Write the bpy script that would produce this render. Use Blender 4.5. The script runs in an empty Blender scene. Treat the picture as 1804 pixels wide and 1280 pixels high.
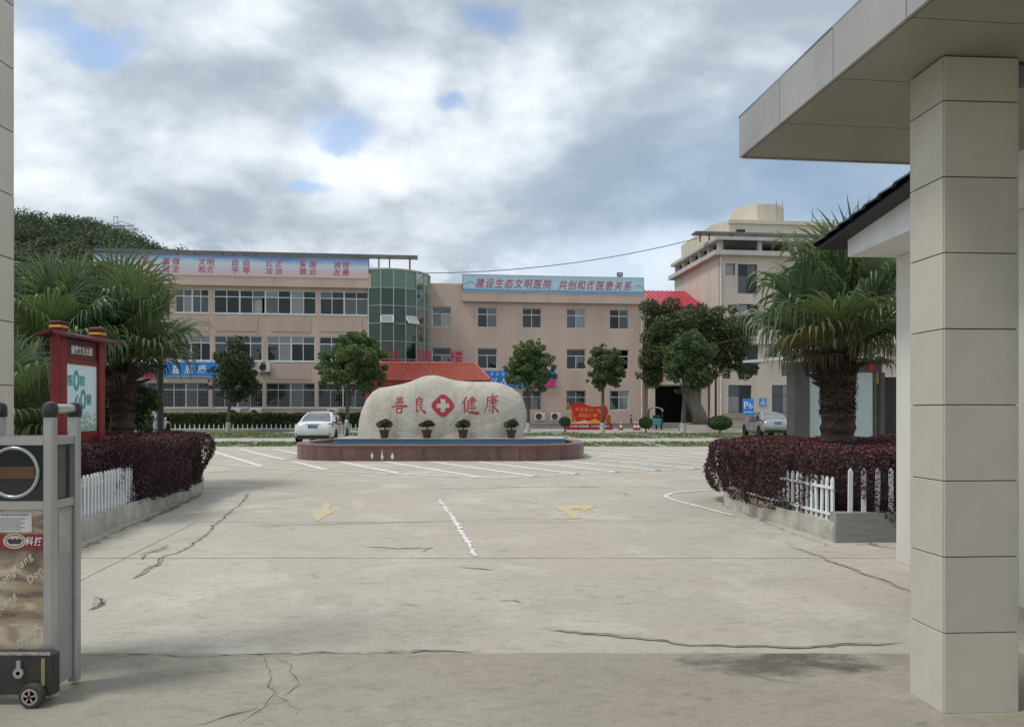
import bpy, math, random
import numpy as np
from mathutils import Vector, Matrix
from mathutils.bvhtree import BVHTree

random.seed(7); RNG = np.random.default_rng(7)
scene = bpy.context.scene
COL = scene.collection
R = math.radians

# ------------------------------------------------------------------ camera
EYE, HOR, FPX, CX = 1.45, 726.0, 1300.0, 902.0
cam_d = bpy.data.cameras.new('camera'); cam = bpy.data.objects.new('camera', cam_d); COL.objects.link(cam)
cam.location = (0, 0, EYE); cam.rotation_euler = (R(90), 0, 0)
cam_d.sensor_width = 36; cam_d.lens = 36 * FPX / 1804; cam_d.shift_y = (HOR - 640) / 1804
cam_d.clip_start = 0.05; cam_d.clip_end = 6000
scene.camera = cam

# ------------------------------------------------------------------ sky, sun, exposure
scene.view_settings.view_transform = 'Standard'; scene.view_settings.look = 'None'
scene.view_settings.gamma = 1; scene.view_settings.use_curve_mapping = False
scene.view_settings.exposure = 0.50
SUN_EL, SUN_AZ = R(60), R(248)          # azimuth measured clockwise from +Y: high on the left, a little behind the camera
world = bpy.data.worlds.new('World'); scene.world = world; world.use_nodes = True

CLX, CLY, CLZ = 5.3, 2.7, 1.4
def build_world():
    nt = world.node_tree; N = nt.nodes; L = nt.links; N.clear()
    def nd(t, **k):
        n = N.new(t)
        for a, b in k.items(): setattr(n, a, b)
        return n
    def math_(op, a, b=None, c=None, clamp=False):
        n = nd('ShaderNodeMath', operation=op, use_clamp=clamp)
        for i, v in enumerate((a, b, c)):
            if v is None: continue
            if isinstance(v, (int, float)): n.inputs[i].default_value = v
            else: L.new(v, n.inputs[i])
        return n.outputs[0]
    def vmath(op, a, b=None):
        n = nd('ShaderNodeVectorMath', operation=op)
        for i, v in enumerate((a, b)):
            if v is None: continue
            if isinstance(v, tuple): n.inputs[i].default_value = v
            else: L.new(v, n.inputs[i])
        return n
    def ss(v, a, b, o0=0.0, o1=1.0):
        n = nd('ShaderNodeMapRange', interpolation_type='SMOOTHSTEP')
        L.new(v, n.inputs[0])
        for i, x in enumerate((a, b, o0, o1)): n.inputs[1 + i].default_value = x
        return n.outputs[0]
    def noise(vec, sc, det, rough=.55, dist=0.0):
        n = nd('ShaderNodeTexNoise'); L.new(vec, n.inputs['Vector'])
        n.inputs['Scale'].default_value = sc; n.inputs['Detail'].default_value = det
        n.inputs['Roughness'].default_value = rough; n.inputs['Distortion'].default_value = dist
        return n
    def mixc(f, a, b):
        n = nd('ShaderNodeMix', data_type='RGBA'); 
        if isinstance(f, float): n.inputs[0].default_value = f
        else: L.new(f, n.inputs[0])
        for i, v in ((6, a), (7, b)):
            if isinstance(v, tuple): n.inputs[i].default_value = v + (1,)
            else: L.new(v, n.inputs[i])
        return n.outputs[2]
    tc = nd('ShaderNodeTexCoord'); d = tc.outputs['Generated']
    sp = nd('ShaderNodeSeparateXYZ'); L.new(d, sp.inputs[0])
    zc = math_('MAXIMUM', sp.outputs[2], 0.0)
    den = math_('ADD', zc, 0.30)
    cb = nd('ShaderNodeCombineXYZ')
    L.new(math_('DIVIDE', sp.outputs[0], den), cb.inputs[0]); L.new(math_('DIVIDE', sp.outputs[1], den), cb.inputs[1])
    L.new(math_('MULTIPLY', zc, 1.3), cb.inputs[2])
    # clouds lie in a layer, yet are tall enough to keep their heaped shape near the horizon
    q = vmath('MULTIPLY', d, (1.0, 1.0, 2.3)).outputs[0]
    p = vmath('ADD', vmath('ADD', q, vmath('MULTIPLY', cb.outputs[0], (.28, .28, .0)).outputs[0]).outputs[0], (CLX, CLY, CLZ)).outputs[0]
    big = noise(p, 1.5, 2, .5, .2).outputs[0]
    mid = noise(p, 2.5, 9, .53, .15).outputs[0]
    fine = noise(vmath('ADD', p, (5., 1., 2.)).outputs[0], 7.5, 9, .55, .1).outputs[0]
    # the same field sampled a little higher up: lit tops, grey bases
    upn = noise(vmath('ADD', p, (-.02, 0., .11)).outputs[0], 2.5, 9, .53, .15).outputs[0]
    lit = math_('MULTIPLY', math_('SUBTRACT', mid, upn), .6)
    shade = math_('ADD', math_('ADD', math_('MULTIPLY', big, .52), lit), math_('ADD', math_('MULTIPLY', mid, .38), math_('MULTIPLY', fine, .10)))
    f = ss(shade, .37, .72)
    cloud = mixc(f, (.305, .36, .42), (.73, .775, .815))
    # heavy blue-grey cloud bank low on the right, brighter thin cloud low in the middle
    def blob(px, py, rx, rz, soft=1.0, jag=.0):
        c = Vector(((px - CX) / FPX, 1, (HOR - py) / FPX)).normalized()
        j = d
        if jag:
            nz = noise(d, 14.0, 7, .62, 0.0).outputs['Color']
            k = vmath('SCALE', vmath('SUBTRACT', nz, (.5, .5, .5)).outputs[0]); k.inputs['Scale'].default_value = jag
            j = vmath('ADD', d, k.outputs[0]).outputs[0]
        a = vmath('MULTIPLY', vmath('SUBTRACT', j, tuple(c)).outputs[0], (1 / rx, 1 / max(rx, rz), 1 / rz))
        ln = vmath('LENGTH', a.outputs[0])
        return ss(ln.outputs['Value'], 1.0 - .5 * soft, 1.0 + .5 * soft, 1.0, 0.0)
    bank = blob(1480, 335, .30, .10, 1.6, .12)
    cloud = mixc(math_('MULTIPLY', bank, .8), cloud, (.19, .285, .41))
    low = ss(math_('ABSOLUTE', math_('SUBTRACT', sp.outputs[2], .185)), .0, .055, 1.0, 0.0)
    low = math_('MULTIPLY', low, ss(fine, .47, .58))
    cloud = mixc(math_('MULTIPLY', low, .55), cloud, (.64, .69, .74))
    pink = blob(1160, 455, .20, .035, 1.4, .05)
    cloud = mixc(math_('MULTIPLY', pink, .7), cloud, (.56, .65, .75))
    # gaps of blue
    gap = ss(math_('ADD', math_('MULTIPLY', mid, .62), math_('MULTIPLY', fine, .38)), .33, .37, .6, 0.0)
    for a in ((605, 228, .040, .026, 1.0, .055), (588, 250, .022, .014, 1.0, .05), (150, 62, .052, .020, 1.3, .10), (165, 92, .03, .010, 1.3, .08), (865, 32, .036, .013, 1.3, .07),
              (795, 176, .020, .009, 1.3, .06), (540, 334, .024, .006, 1.3, .04)):
        gap = math_('MAXIMUM', gap, math_('MULTIPLY', blob(*a), .9))
    sky = nd('ShaderNodeTexSky', sky_type='NISHITA', sun_disc=False)
    sky.sun_elevation = SUN_EL; sky.sun_rotation = SUN_AZ; sky.dust_density = 1.2; sky.air_density = 1.0
    b1 = nd('ShaderNodeBackground'); L.new(sky.outputs[0], b1.inputs[0]); b1.inputs[1].default_value = .15
    b2 = nd('ShaderNodeBackground'); L.new(cloud, b2.inputs[0]); b2.inputs[1].default_value = 1.0
    mx = nd('ShaderNodeMixShader'); L.new(math_('MULTIPLY', gap, .8), mx.inputs[0]); L.new(b2.outputs[0], mx.inputs[1]); L.new(b1.outputs[0], mx.inputs[2])
    o = nd('ShaderNodeOutputWorld'); L.new(mx.outputs[0], o.inputs[0])
build_world()

sun_d = bpy.data.lights.new('sun', 'SUN'); sun_d.energy = 1.5; sun_d.angle = R(14); sun_d.color = (1, .96, .9)
sun = bpy.data.objects.new('sun', sun_d); COL.objects.link(sun)
sv = Vector((math.sin(SUN_AZ) * math.cos(SUN_EL), math.cos(SUN_AZ) * math.cos(SUN_EL), math.sin(SUN_EL)))
sun.rotation_euler = (-sv).to_track_quat('-Z', 'Y').to_euler(); sun.location = sv * 50

# ------------------------------------------------------------------ measuring helpers
def DG(y): return EYE * FPX / (y - HOR)                    # distance of a ground point seen at row y
def GP(x, y, z=0.0):
    D = (EYE - z) * FPX / (y - HOR); return Vector(((x - CX) / FPX * D, D, z))
def PX(x, D): return (x - CX) / FPX * D
def PZ(y, D): return EYE + (HOR - y) / FPX * D

# ------------------------------------------------------------------ materials
MATS = {}
def M(name, c, c2=None, scale=4.0, rough=.6, bump=0.0, bscale=60.0, metal=0.0, spec=.4, detail=5.0, island=0.0,
      transl=0.0, lo=.35, hi=.65, stretch=(1, 1, 1), coat=0.0, alpha=1.0, world_pos=False, rough2=None, objrand=0.0):
    if name in MATS: return MATS[name]
    m = bpy.data.materials.new(name); m.use_nodes = True; MATS[name] = m
    nt = m.node_tree; N = nt.nodes; L = nt.links
    b = N['Principled BSDF']; out = N['Material Output']
    b.inputs['Roughness'].default_value = rough; b.inputs['Metallic'].default_value = metal
    b.inputs['Specular IOR Level'].default_value = spec
    if coat: b.inputs['Coat Weight'].default_value = coat; b.inputs['Coat Roughness'].default_value = .06
    c2 = c2 or tuple(v * .82 for v in c)
    if world_pos:
        g = N.new('ShaderNodeNewGeometry'); src = g.outputs['Position']
    else:
        tc = N.new('ShaderNodeTexCoord'); src = tc.outputs['Object']
    mp = N.new('ShaderNodeMapping'); L.new(src, mp.inputs[0]); mp.inputs['Scale'].default_value = stretch
    n1 = N.new('ShaderNodeTexNoise'); L.new(mp.outputs[0], n1.inputs['Vector'])
    n1.inputs['Scale'].default_value = scale; n1.inputs['Detail'].default_value = detail; n1.inputs['Roughness'].default_value = .6
    r = N.new('ShaderNodeMapRange'); L.new(n1.outputs[0], r.inputs[0]); r.inputs[1].default_value = lo; r.inputs[2].default_value = hi
    fac = r.outputs[0]
    if island:
        gi = N.new('ShaderNodeNewGeometry')
        mm = N.new('ShaderNodeMix'); mm.data_type = 'FLOAT'; mm.inputs[0].default_value = island
        L.new(fac, mm.inputs[2]); L.new(gi.outputs['Random Per Island'], mm.inputs[3]); fac = mm.outputs[0]
    mx = N.new('ShaderNodeMix'); mx.data_type = 'RGBA'; L.new(fac, mx.inputs[0])
    mx.inputs[6].default_value = tuple(c) + (1,); mx.inputs[7].default_value = tuple(c2) + (1,)
    if objrand:      # every piece of stone or tile a slightly different tone
        oi = N.new('ShaderNodeObjectInfo'); orr = N.new('ShaderNodeMapRange'); L.new(oi.outputs['Random'], orr.inputs[0]); orr.inputs[3].default_value = 1 - objrand; orr.inputs[4].default_value = 1 + objrand * .6
        mo = N.new('ShaderNodeMix'); mo.data_type = 'RGBA'; mo.blend_type = 'MULTIPLY'; mo.inputs[0].default_value = 1; L.new(mx.outputs[2], mo.inputs[6]); L.new(orr.outputs[0], mo.inputs[7]); mx = mo
    L.new(mx.outputs[2], b.inputs['Base Color'])
    if rough2 is not None:
        rr = N.new('ShaderNodeMapRange'); L.new(fac, rr.inputs[0]); rr.inputs[3].default_value = rough; rr.inputs[4].default_value = rough2
        L.new(rr.outputs[0], b.inputs['Roughness'])
    if bump:
        n2 = N.new('ShaderNodeTexNoise'); L.new(mp.outputs[0], n2.inputs['Vector']); n2.inputs['Scale'].default_value = bscale
        n2.inputs['Detail'].default_value = 4
        bp = N.new('ShaderNodeBump'); bp.inputs['Strength'].default_value = bump; bp.inputs['Distance'].default_value = .02
        L.new(n2.outputs[0], bp.inputs['Height']); L.new(bp.outputs[0], b.inputs['Normal'])
    if transl:
        t = N.new('ShaderNodeBsdfTranslucent'); L.new(mx.outputs[2], t.inputs[0])
        ms = N.new('ShaderNodeMixShader'); ms.inputs[0].default_value = transl
        L.new(b.outputs[0], ms.inputs[1]); L.new(t.outputs[0], ms.inputs[2]); L.new(ms.outputs[0], out.inputs[0])
    return m

def glass(name, tint, reflect=.25, rough=.03, through=.6, body=(.05, .06, .06), fres=1.0):
    """window pane: mirror reflection + tinted see-through + a little of its own film"""
    if name in MATS: return MATS[name]
    m = bpy.data.materials.new(name); m.use_nodes = True; MATS[name] = m
    N = m.node_tree.nodes; L = m.node_tree.links; N.clear()
    o = N.new('ShaderNodeOutputMaterial')
    t = N.new('ShaderNodeBsdfTransparent'); t.inputs[0].default_value = tint + (1,)
    df = N.new('ShaderNodeBsdfDiffuse'); df.inputs[0].default_value = body + (1,)
    gl = N.new('ShaderNodeBsdfGlossy'); gl.inputs['Roughness'].default_value = rough; gl.inputs[0].default_value = (.9, .95, .95, 1)
    a = N.new('ShaderNodeMixShader'); a.inputs[0].default_value = through; L.new(df.outputs[0], a.inputs[1]); L.new(t.outputs[0], a.inputs[2])
    fr = N.new('ShaderNodeFresnel'); fr.inputs[0].default_value = 1.5
    ad = N.new('ShaderNodeMath'); ad.operation = 'MULTIPLY_ADD'; ad.use_clamp = True; L.new(fr.outputs[0], ad.inputs[0]); ad.inputs[1].default_value = fres; ad.inputs[2].default_value = reflect
    bmp = N.new('ShaderNodeBump'); nz = N.new('ShaderNodeTexNoise'); nz.inputs['Scale'].default_value = 1.3
    bmp.inputs['Strength'].default_value = .05; bmp.inputs['Distance'].default_value = .1
    L.new(nz.outputs[0], bmp.inputs['Height']); L.new(bmp.outputs[0], gl.inputs['Normal'])
    b = N.new('ShaderNodeMixShader'); L.new(ad.outputs[0], b.inputs[0]); L.new(a.outputs[0], b.inputs[1]); L.new(gl.outputs[0], b.inputs[2])
    L.new(b.outputs[0], o.inputs[0]); return m

def brick_mat(name, c1, c2, mortar, w, h, msize=.012, rough=.5, dirt=.25, plane='xz', bump=.3):
    if name in MATS: return MATS[name]
    m = bpy.data.materials.new(name); m.use_nodes = True; MATS[name] = m
    N = m.node_tree.nodes; L = m.node_tree.links; b = N['Principled BSDF']
    tc = N.new('ShaderNodeTexCoord'); sp = N.new('ShaderNodeSeparateXYZ'); L.new(tc.outputs['Object'], sp.inputs[0])
    ad = N.new('ShaderNodeMath'); L.new(sp.outputs[0], ad.inputs[0]); L.new(sp.outputs[1], ad.inputs[1])
    cb = N.new('ShaderNodeCombineXYZ'); L.new(ad.outputs[0], cb.inputs[0]); L.new(sp.outputs[2], cb.inputs[1])
    br = N.new('ShaderNodeTexBrick'); L.new(cb.outputs[0], br.inputs['Vector']); br.inputs['Scale'].default_value = 1
    br.offset = 0.0
    br.inputs['Color1'].default_value = c1 + (1,); br.inputs['Color2'].default_value = c2 + (1,); br.inputs['Mortar'].default_value = mortar + (1,)
    br.inputs['Brick Width'].default_value = w; br.inputs['Row Height'].default_value = h; br.inputs['Mortar Size'].default_value = msize
    br.inputs['Mortar Smooth'].default_value = .3
    mp = N.new('ShaderNodeMapping'); L.new(tc.outputs['Object'], mp.inputs[0]); mp.inputs['Scale'].default_value = (1, 1, .25)
    nz = N.new('ShaderNodeTexNoise'); nz.inputs['Scale'].default_value = .55; nz.inputs['Detail'].default_value = 7; L.new(mp.outputs[0], nz.inputs['Vector'])
    r = N.new('ShaderNodeMapRange'); L.new(nz.outputs[0], r.inputs[0]); r.inputs[1].default_value = .35; r.inputs[2].default_value = .75
    r.inputs[3].default_value = 1.0; r.inputs[4].default_value = 1 - dirt
    mx = N.new('ShaderNodeMix'); mx.data_type = 'RGBA'; mx.blend_type = 'MULTIPLY'; mx.inputs[0].default_value = 1
    L.new(br.outputs[0], mx.inputs[6]); L.new(r.outputs[0], mx.inputs[7]); L.new(mx.outputs[2], b.inputs['Base Color'])
    bp = N.new('ShaderNodeBump'); bp.invert = True; bp.inputs['Strength'].default_value = bump; bp.inputs['Distance'].default_value = .01
    L.new(br.outputs['Fac'], bp.inputs['Height']); L.new(bp.outputs[0], b.inputs['Normal'])
    b.inputs['Roughness'].default_value = rough
    return m

# ------------------------------------------------------------------ mesh helpers
class MB:
    def __init__(s): s.v = []; s.f = []
    def add(s, vs, fs):
        o = len(s.v); s.v += [tuple(p) for p in vs]; s.f += [tuple(i + o for i in f) for f in fs]; return s
    def box(s, x0, x1, y0, y1, z0, z1):
        return s.add([(x0, y0, z0), (x1, y0, z0), (x1, y1, z0), (x0, y1, z0), (x0, y0, z1), (x1, y0, z1), (x1, y1, z1), (x0, y1, z1)],
                     [(0, 3, 2, 1), (4, 5, 6, 7), (0, 1, 5, 4), (1, 2, 6, 5), (2, 3, 7, 6), (3, 0, 4, 7)])
    def bbox(s, x0, x1, y0, y1, z0, z1, b=.01):
        """box with chamfered vertical and horizontal edges on top"""
        b = min(b, (x1 - x0) / 3, (y1 - y0) / 3, (z1 - z0) / 3)
        rings = [(0, z0), (0, z1 - b), (b, z1)]
        vs = []; fs = []
        for ins, z in rings:
            X0, X1, Y0, Y1 = x0 + ins, x1 - ins, y0 + ins, y1 - ins
            vs += [(X0 + b, Y0, z), (X1 - b, Y0, z), (X1, Y0 + b, z), (X1, Y1 - b, z), (X1 - b, Y1, z), (X0 + b, Y1, z), (X0, Y1 - b, z), (X0, Y0 + b, z)]
        for k in range(2):
            for i in range(8): fs.append((k * 8 + i, k * 8 + (i + 1) % 8, k * 8 + 8 + (i + 1) % 8, k * 8 + 8 + i))
        fs += [tuple(range(16, 24)), tuple(range(7, -1, -1))]
        return s.add(vs, fs)
    def quad(s, a, b, c, d): return s.add([a, b, c, d], [(0, 1, 2, 3)])
    def poly(s, pts): return s.add(pts, [tuple(range(len(pts)))])
    def prism(s, pts, off):
        """closed solid: polygon pts swept by vector off"""
        n = len(pts); off = Vector(off)
        vs = [Vector(p) for p in pts]; vs += [p + off for p in vs[:n]]
        fs = [tuple(range(n - 1, -1, -1)), tuple(range(n, 2 * n))] + [(i, (i + 1) % n, n + (i + 1) % n, n + i) for i in range(n)]
        return s.add(vs, fs)
    def bar(s, p, q, w, h=None):
        p = Vector(p); q = Vector(q); h = h or w; d = (q - p).normalized()
        u = d.cross(Vector((0, 0, 1)));
        if u.length < 1e-4: u = Vector((1, 0, 0))
        u.normalize(); v = u.cross(d)
        a = [u * (i * w / 2) + v * (j * h / 2) for i, j in ((-1, -1), (1, -1), (1, 1), (-1, 1))]
        return s.add([p + x for x in a] + [q + x for x in a], [(0, 1, 2, 3), (7, 6, 5, 4)] + [(i, i + 4, (i + 1) % 4 + 4, (i + 1) % 4) for i in range(4)])
    def tube(s, pts, rad, seg=8, cap=True):
        pts = [Vector(p) for p in pts]; n = len(pts)
        if isinstance(rad, (int, float)): rad = [rad] * n
        vs = []; fs = []; pu = None
        for i, p in enumerate(pts):
            d = (pts[min(i + 1, n - 1)] - pts[max(i - 1, 0)]).normalized()
            u = pu - d * pu.dot(d) if pu else d.orthogonal()
            if u.length < 1e-5: u = d.orthogonal()
            u.normalize(); pu = u; w = d.cross(u)
            for k in range(seg):
                t = 2 * math.pi * k / seg; vs.append(p + (u * math.cos(t) + w * math.sin(t)) * rad[i])
        for i in range(n - 1):
            for k in range(seg): fs.append((i * seg + k, i * seg + (k + 1) % seg, (i + 1) * seg + (k + 1) % seg, (i + 1) * seg + k))
        if cap: fs += [tuple(range(seg - 1, -1, -1)), tuple(range((n - 1) * seg, n * seg))]
        return s.add(vs, fs)
    def lathe(s, prof, c=(0, 0, 0), seg=20, axis='z'):
        vs = []; fs = []; n = len(prof)
        for r, h in prof:
            for k in range(seg):
                t = 2 * math.pi * k / seg; x, y = r * math.cos(t), r * math.sin(t)
                p = (x, y, h) if axis == 'z' else ((h, x, y) if axis == 'x' else (x, h, y))
                vs.append((p[0] + c[0], p[1] + c[1], p[2] + c[2]))
        for i in range(n - 1):
            for k in range(seg): fs.append((i * seg + k, i * seg + (k + 1) % seg, (i + 1) * seg + (k + 1) % seg, (i + 1) * seg + k))
        fs += [tuple(range(seg - 1, -1, -1)), tuple(range((n - 1) * seg, n * seg))]
        return s.add(vs, fs)
    def mesh(s, name, smooth=False):
        m = bpy.data.meshes.new(name); m.from_pydata(s.v, [], s.f); m.update()
        if smooth:
            m.polygons.foreach_set('use_smooth', [True] * len(m.polygons))
        return m
    def build(s, name, mat, parent=None, smooth=False, **kw):
        m = s.mesh(name, smooth); m.materials.append(mat)
        if smooth == 'auto':
            m.set_sharp_from_angle(angle=R(38))
        return link(name, m, parent, **kw)

def link(name, mesh, parent=None, loc=None, label=None, cat=None, group=None, kind=None):
    o = bpy.data.objects.new(name, mesh); COL.objects.link(o)
    if parent is not None: o.parent = parent
    if loc is not None: o.location = loc
    tag(o, label, cat, group, kind); return o
def tag(o, label=None, cat=None, group=None, kind=None):
    if label: o['label'] = label
    if cat: o['category'] = cat
    if group: o['group'] = group
    if kind: o['kind'] = kind
    return o
def thing(name, label, cat, loc=(0, 0, 0), rz=0.0, group=None):
    o = bpy.data.objects.new(name, None); COL.objects.link(o); o.location = loc; o.rotation_euler = (0, 0, rz)
    o.empty_display_size = .2
    return tag(o, label, cat, group)
def structure(name, mb, mat, **k): return mb.build(name, mat, kind='structure', **k)

def quads_mesh(name, V, mat, smooth=False):
    """V: (N,4,3) array"""
    n = len(V); m = bpy.data.meshes.new(name)
    m.vertices.add(n * 4); m.vertices.foreach_set('co', V.astype(np.float32).ravel())
    m.loops.add(n * 4); m.loops.foreach_set('vertex_index', np.arange(n * 4, dtype=np.int32))
    m.polygons.add(n); m.polygons.foreach_set('loop_start', np.arange(0, n * 4, 4, dtype=np.int32))
    m.update(calc_edges=True); m.materials.append(mat); return m

def leaves(P, size, up=.3, nrm=None, nw=1.0, aspect=.5, var=.35, fold=.18, rng=None):
    """diamond-shaped leaf quads at points P (N,3), facing roughly nrm with jitter"""
    rng = rng or RNG; n = len(P)
    d = rng.normal(size=(n, 3)); 
    if nrm is not None: d = d + nrm * nw
    d[:, 2] += up; d /= np.linalg.norm(d, axis=1, keepdims=True) + 1e-9
    t = rng.normal(size=(n, 3)); t -= d * (t * d).sum(1, keepdims=True); t /= np.linalg.norm(t, axis=1, keepdims=True) + 1e-9
    b = np.cross(d, t); s = (size * (1 + var * rng.uniform(-1, 1, n)))[:, None]
    V = np.empty((n, 4, 3)); V[:, 0] = P - t * s * .5; V[:, 2] = P + t * s * .5 - d * s * fold * .5
    V[:, 1] = P + b * s * aspect * .5 + d * s * fold; V[:, 3] = P - b * s * aspect * .5 + d * s * fold
    return V

# ------------------------------------------------------------------ lettering
GLY = {}
def load_glyphs(chars, off=.014):
    obs = []
    for ch in sorted(set(chars) - {' '}):
        c = bpy.data.curves.new('g', 'FONT'); c.body = ch; c.size = 1; c.offset = off; c.resolution_u = 3
        o = bpy.data.objects.new('g', c); COL.objects.link(o); obs.append((ch, o, c))
    dg = bpy.context.evaluated_depsgraph_get()
    for ch, o, c in obs:
        m = bpy.data.meshes.new_from_object(o.evaluated_get(dg))
        vs = [tuple(v.co[:2]) for v in m.vertices]; fs = [tuple(p.vertices) for p in m.polygons]
        GLY[ch] = (vs, fs); bpy.data.meshes.remove(m)
    for ch, o, c in obs: bpy.data.objects.remove(o); bpy.data.curves.remove(c)
TXT = ('善良健康住院楼建设生态文明医院共创和谐医患关系富强民主文明和谐自由平等公正法治爱国敬业诚信友善认核系盆底康'
       '不忘初心牢记使命为中国人民谋幸福为中华民族谋复兴全心全意为患者服务以人为本健康文化长廊科技医院心P')
load_glyphs(TXT + 'DongKang')
def glyph_into(mb, ch, fn, cx, cy, w, h, shear=0.0):
    """centre a full-width character at (cx, cy); fn maps (x, y) to a 3-D point"""
    vs, fs = GLY[ch]
    if ord(ch) > 1000: ox, oy = .5, .38
    else:
        xs = [v[0] for v in vs]; ox, oy = (min(xs) + max(xs)) / 2, .35
    mb.add([fn(cx + (x - ox) * w + (y - oy) * shear * h, cy + (y - oy) * h) for x, y in vs], fs); return mb
def write(parent, s, cxs, cy, w, h, fn, mat, shear=0.0, single=False, name='letter'):
    mb = MB()
    for ch, cx in zip(s, cxs):
        if ch == ' ': continue
        if not single: mb = MB()
        glyph_into(mb, ch, fn, cx, cy, w, h, shear)
        if not single: mb.build(name, mat, parent)
    if single: return mb.build('lettering', mat, parent)
def spread(a, b, n): return [a + (b - a) * (i + .5) / n for i in range(n)]
# ================================================================== SETTING
# ---- concrete with stains, worn patches and hairline cracks (world position drives the pattern)
def concrete_mat(name, base, dark, stain, damp=False, crack=.5):
    m = bpy.data.materials.new(name); m.use_nodes = True; MATS[name] = m
    N = m.node_tree.nodes; L = m.node_tree.links; b = N['Principled BSDF']
    g = N.new('ShaderNodeNewGeometry'); pos = g.outputs['Position']
    def noise(sc, det=6, st=(1, 1, 1), rough=.6, dist=0.):
        mp = N.new('ShaderNodeMapping'); L.new(pos, mp.inputs[0]); mp.inputs['Scale'].default_value = st
        n = N.new('ShaderNodeTexNoise'); L.new(mp.outputs[0], n.inputs['Vector']); n.inputs['Scale'].default_value = sc
        n.inputs['Detail'].default_value = det; n.inputs['Roughness'].default_value = rough; n.inputs['Distortion'].default_value = dist
        return n.outputs[0]
    def rng(v, a, b_, c=0., d=1.):
        r = N.new('ShaderNodeMapRange'); L.new(v, r.inputs[0])
        for i, x in enumerate((a, b_, c, d)): r.inputs[1 + i].default_value = x
        return r.outputs[0]
    def mix(f, a, c, mode='MIX'):
        x = N.new('ShaderNodeMix'); x.data_type = 'RGBA'; x.blend_type = mode
        if isinstance(f, float): x.inputs[0].default_value = f
        else: L.new(f, x.inputs[0])
        for i, v in ((6, a), (7, c)):
            if isinstance(v, tuple): x.inputs[i].default_value = v + (1,)
            else: L.new(v, x.inputs[i])
        return x.outputs[2]
    def mul(a, c):
        x = N.new('ShaderNodeMath'); x.operation = 'MULTIPLY'
        for i, v in enumerate((a, c)):
            if isinstance(v, float): x.inputs[i].default_value = v
            else: L.new(v, x.inputs[i])
        return x.outputs[0]
    col = mix(rng(noise(.35, 8, (1, .55, 1)), .35, .65), base, dark)
    col = mix(mul(rng(noise(1.3, 9, (.9, 1.1, 1), .70, .3), .53, .72), .6), col, stain)          # drawn-out grime
    col = mix(mul(rng(noise(.16, 5, (1, 1, 1), .55, .4), .47, .60), .75), col, (base[0] * 1.0, base[1] * .90, base[2] * .86))  # pinkish dust
    col = mix(mul(rng(noise(4.2, 9, (.7, 1.3, 1), .74, .3), .56, .70), .6), col, tuple(v * .55 for v in stain))
    col = mix(mul(rng(noise(2.1, 9, (.8, 1.5, 1), .78, .3), .60, .70), .6), col, (stain[0] * .9, stain[1] * .78, stain[2] * .66))
    col = mix(mul(rng(noise(.7, 8, (1, .8, 1), .66, .3), .52, .62), .6), col, tuple(v * 1.2 for v in base))  # scoured pale
    col = mix(mul(rng(noise(45, 3), .3, .7), .28), col, tuple(v * .6 for v in dark)); col = mix(mul(rng(noise(22, 6, (1, 1, 1), .7), .5, .72), .4), col, tuple(v * .62 for v in dark))
    col = mix(mul(rng(noise(9, 9, (.7, 1.3, 1), .75), .50, .68), .6), col, tuple(v * .70 for v in dark)); col = mix(mul(rng(noise(150, 2), .62, .7), .35), col, tuple(v * 1.35 for v in base))
    # hairline cracks
    mp = N.new('ShaderNodeMapping'); L.new(pos, mp.inputs[0]); mp.inputs['Scale'].default_value = (.35, .5, 1)
    nz = N.new('ShaderNodeTexNoise'); L.new(pos, nz.inputs['Vector']); nz.inputs['Scale'].default_value = 1.4; nz.inputs['Detail'].default_value = 8
    sc = N.new('ShaderNodeVectorMath'); sc.operation = 'SCALE'; sc.inputs['Scale'].default_value = .55; L.new(nz.outputs['Color'], sc.inputs[0])
    av = N.new('ShaderNodeVectorMath'); L.new(mp.outputs[0], av.inputs[0]); L.new(sc.outputs[0], av.inputs[1])
    vo = N.new('ShaderNodeTexVoronoi'); vo.feature = 'DISTANCE_TO_EDGE'; vo.voronoi_dimensions = '2D'; vo.inputs['Scale'].default_value = .55
    L.new(av.outputs[0], vo.inputs['Vector'])
    ck = mul(rng(vo.outputs['Distance'], .001, .0045, 1., 0.), rng(noise(.4, 4), .52, .6))
    col = mix(mul(ck, crack), col, tuple(v * .3 for v in stain))
    rough = rng(noise(.8, 6), .3, .7, .62, .85)
    if damp:
        # damp hollow by the gate pillar: a stain with its own outline
        sp = N.new('ShaderNodeSeparateXYZ'); L.new(pos, sp.inputs[0])
        nn = noise(2.6, 9, (1, 1.5, 1), .68, .3)
        def lin(v, c, s):
            x = N.new('ShaderNodeMath'); x.operation = 'MULTIPLY_ADD'; L.new(v, x.inputs[0]); x.inputs[1].default_value = 1 / s; x.inputs[2].default_value = -c / s
            y = N.new('ShaderNodeMath'); y.operation = 'POWER'; y.use_clamp = False; 
            ab = N.new('ShaderNodeMath'); ab.operation = 'ABSOLUTE'; L.new(x.outputs[0], ab.inputs[0])
            L.new(ab.outputs[0], y.inputs[0]); y.inputs[1].default_value = 2.; return y.outputs[0]
        e = N.new('ShaderNodeMath'); L.new(lin(sp.outputs[0], 1.55, .62), e.inputs[0]); L.new(lin(sp.outputs[1], 4.27, .27), e.inputs[1])
        e2 = N.new('ShaderNodeMath'); e2.operation = 'MULTIPLY_ADD'; L.new(nn, e2.inputs[0]); e2.inputs[1].default_value = 4.2; L.new(e.outputs[0], e2.inputs[2])
        mask = rng(e2.outputs[0], 2.2, 3.0, 1., 0.)
        col = mix(mul(mask, .85), col, (.10, .088, .072))
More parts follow.
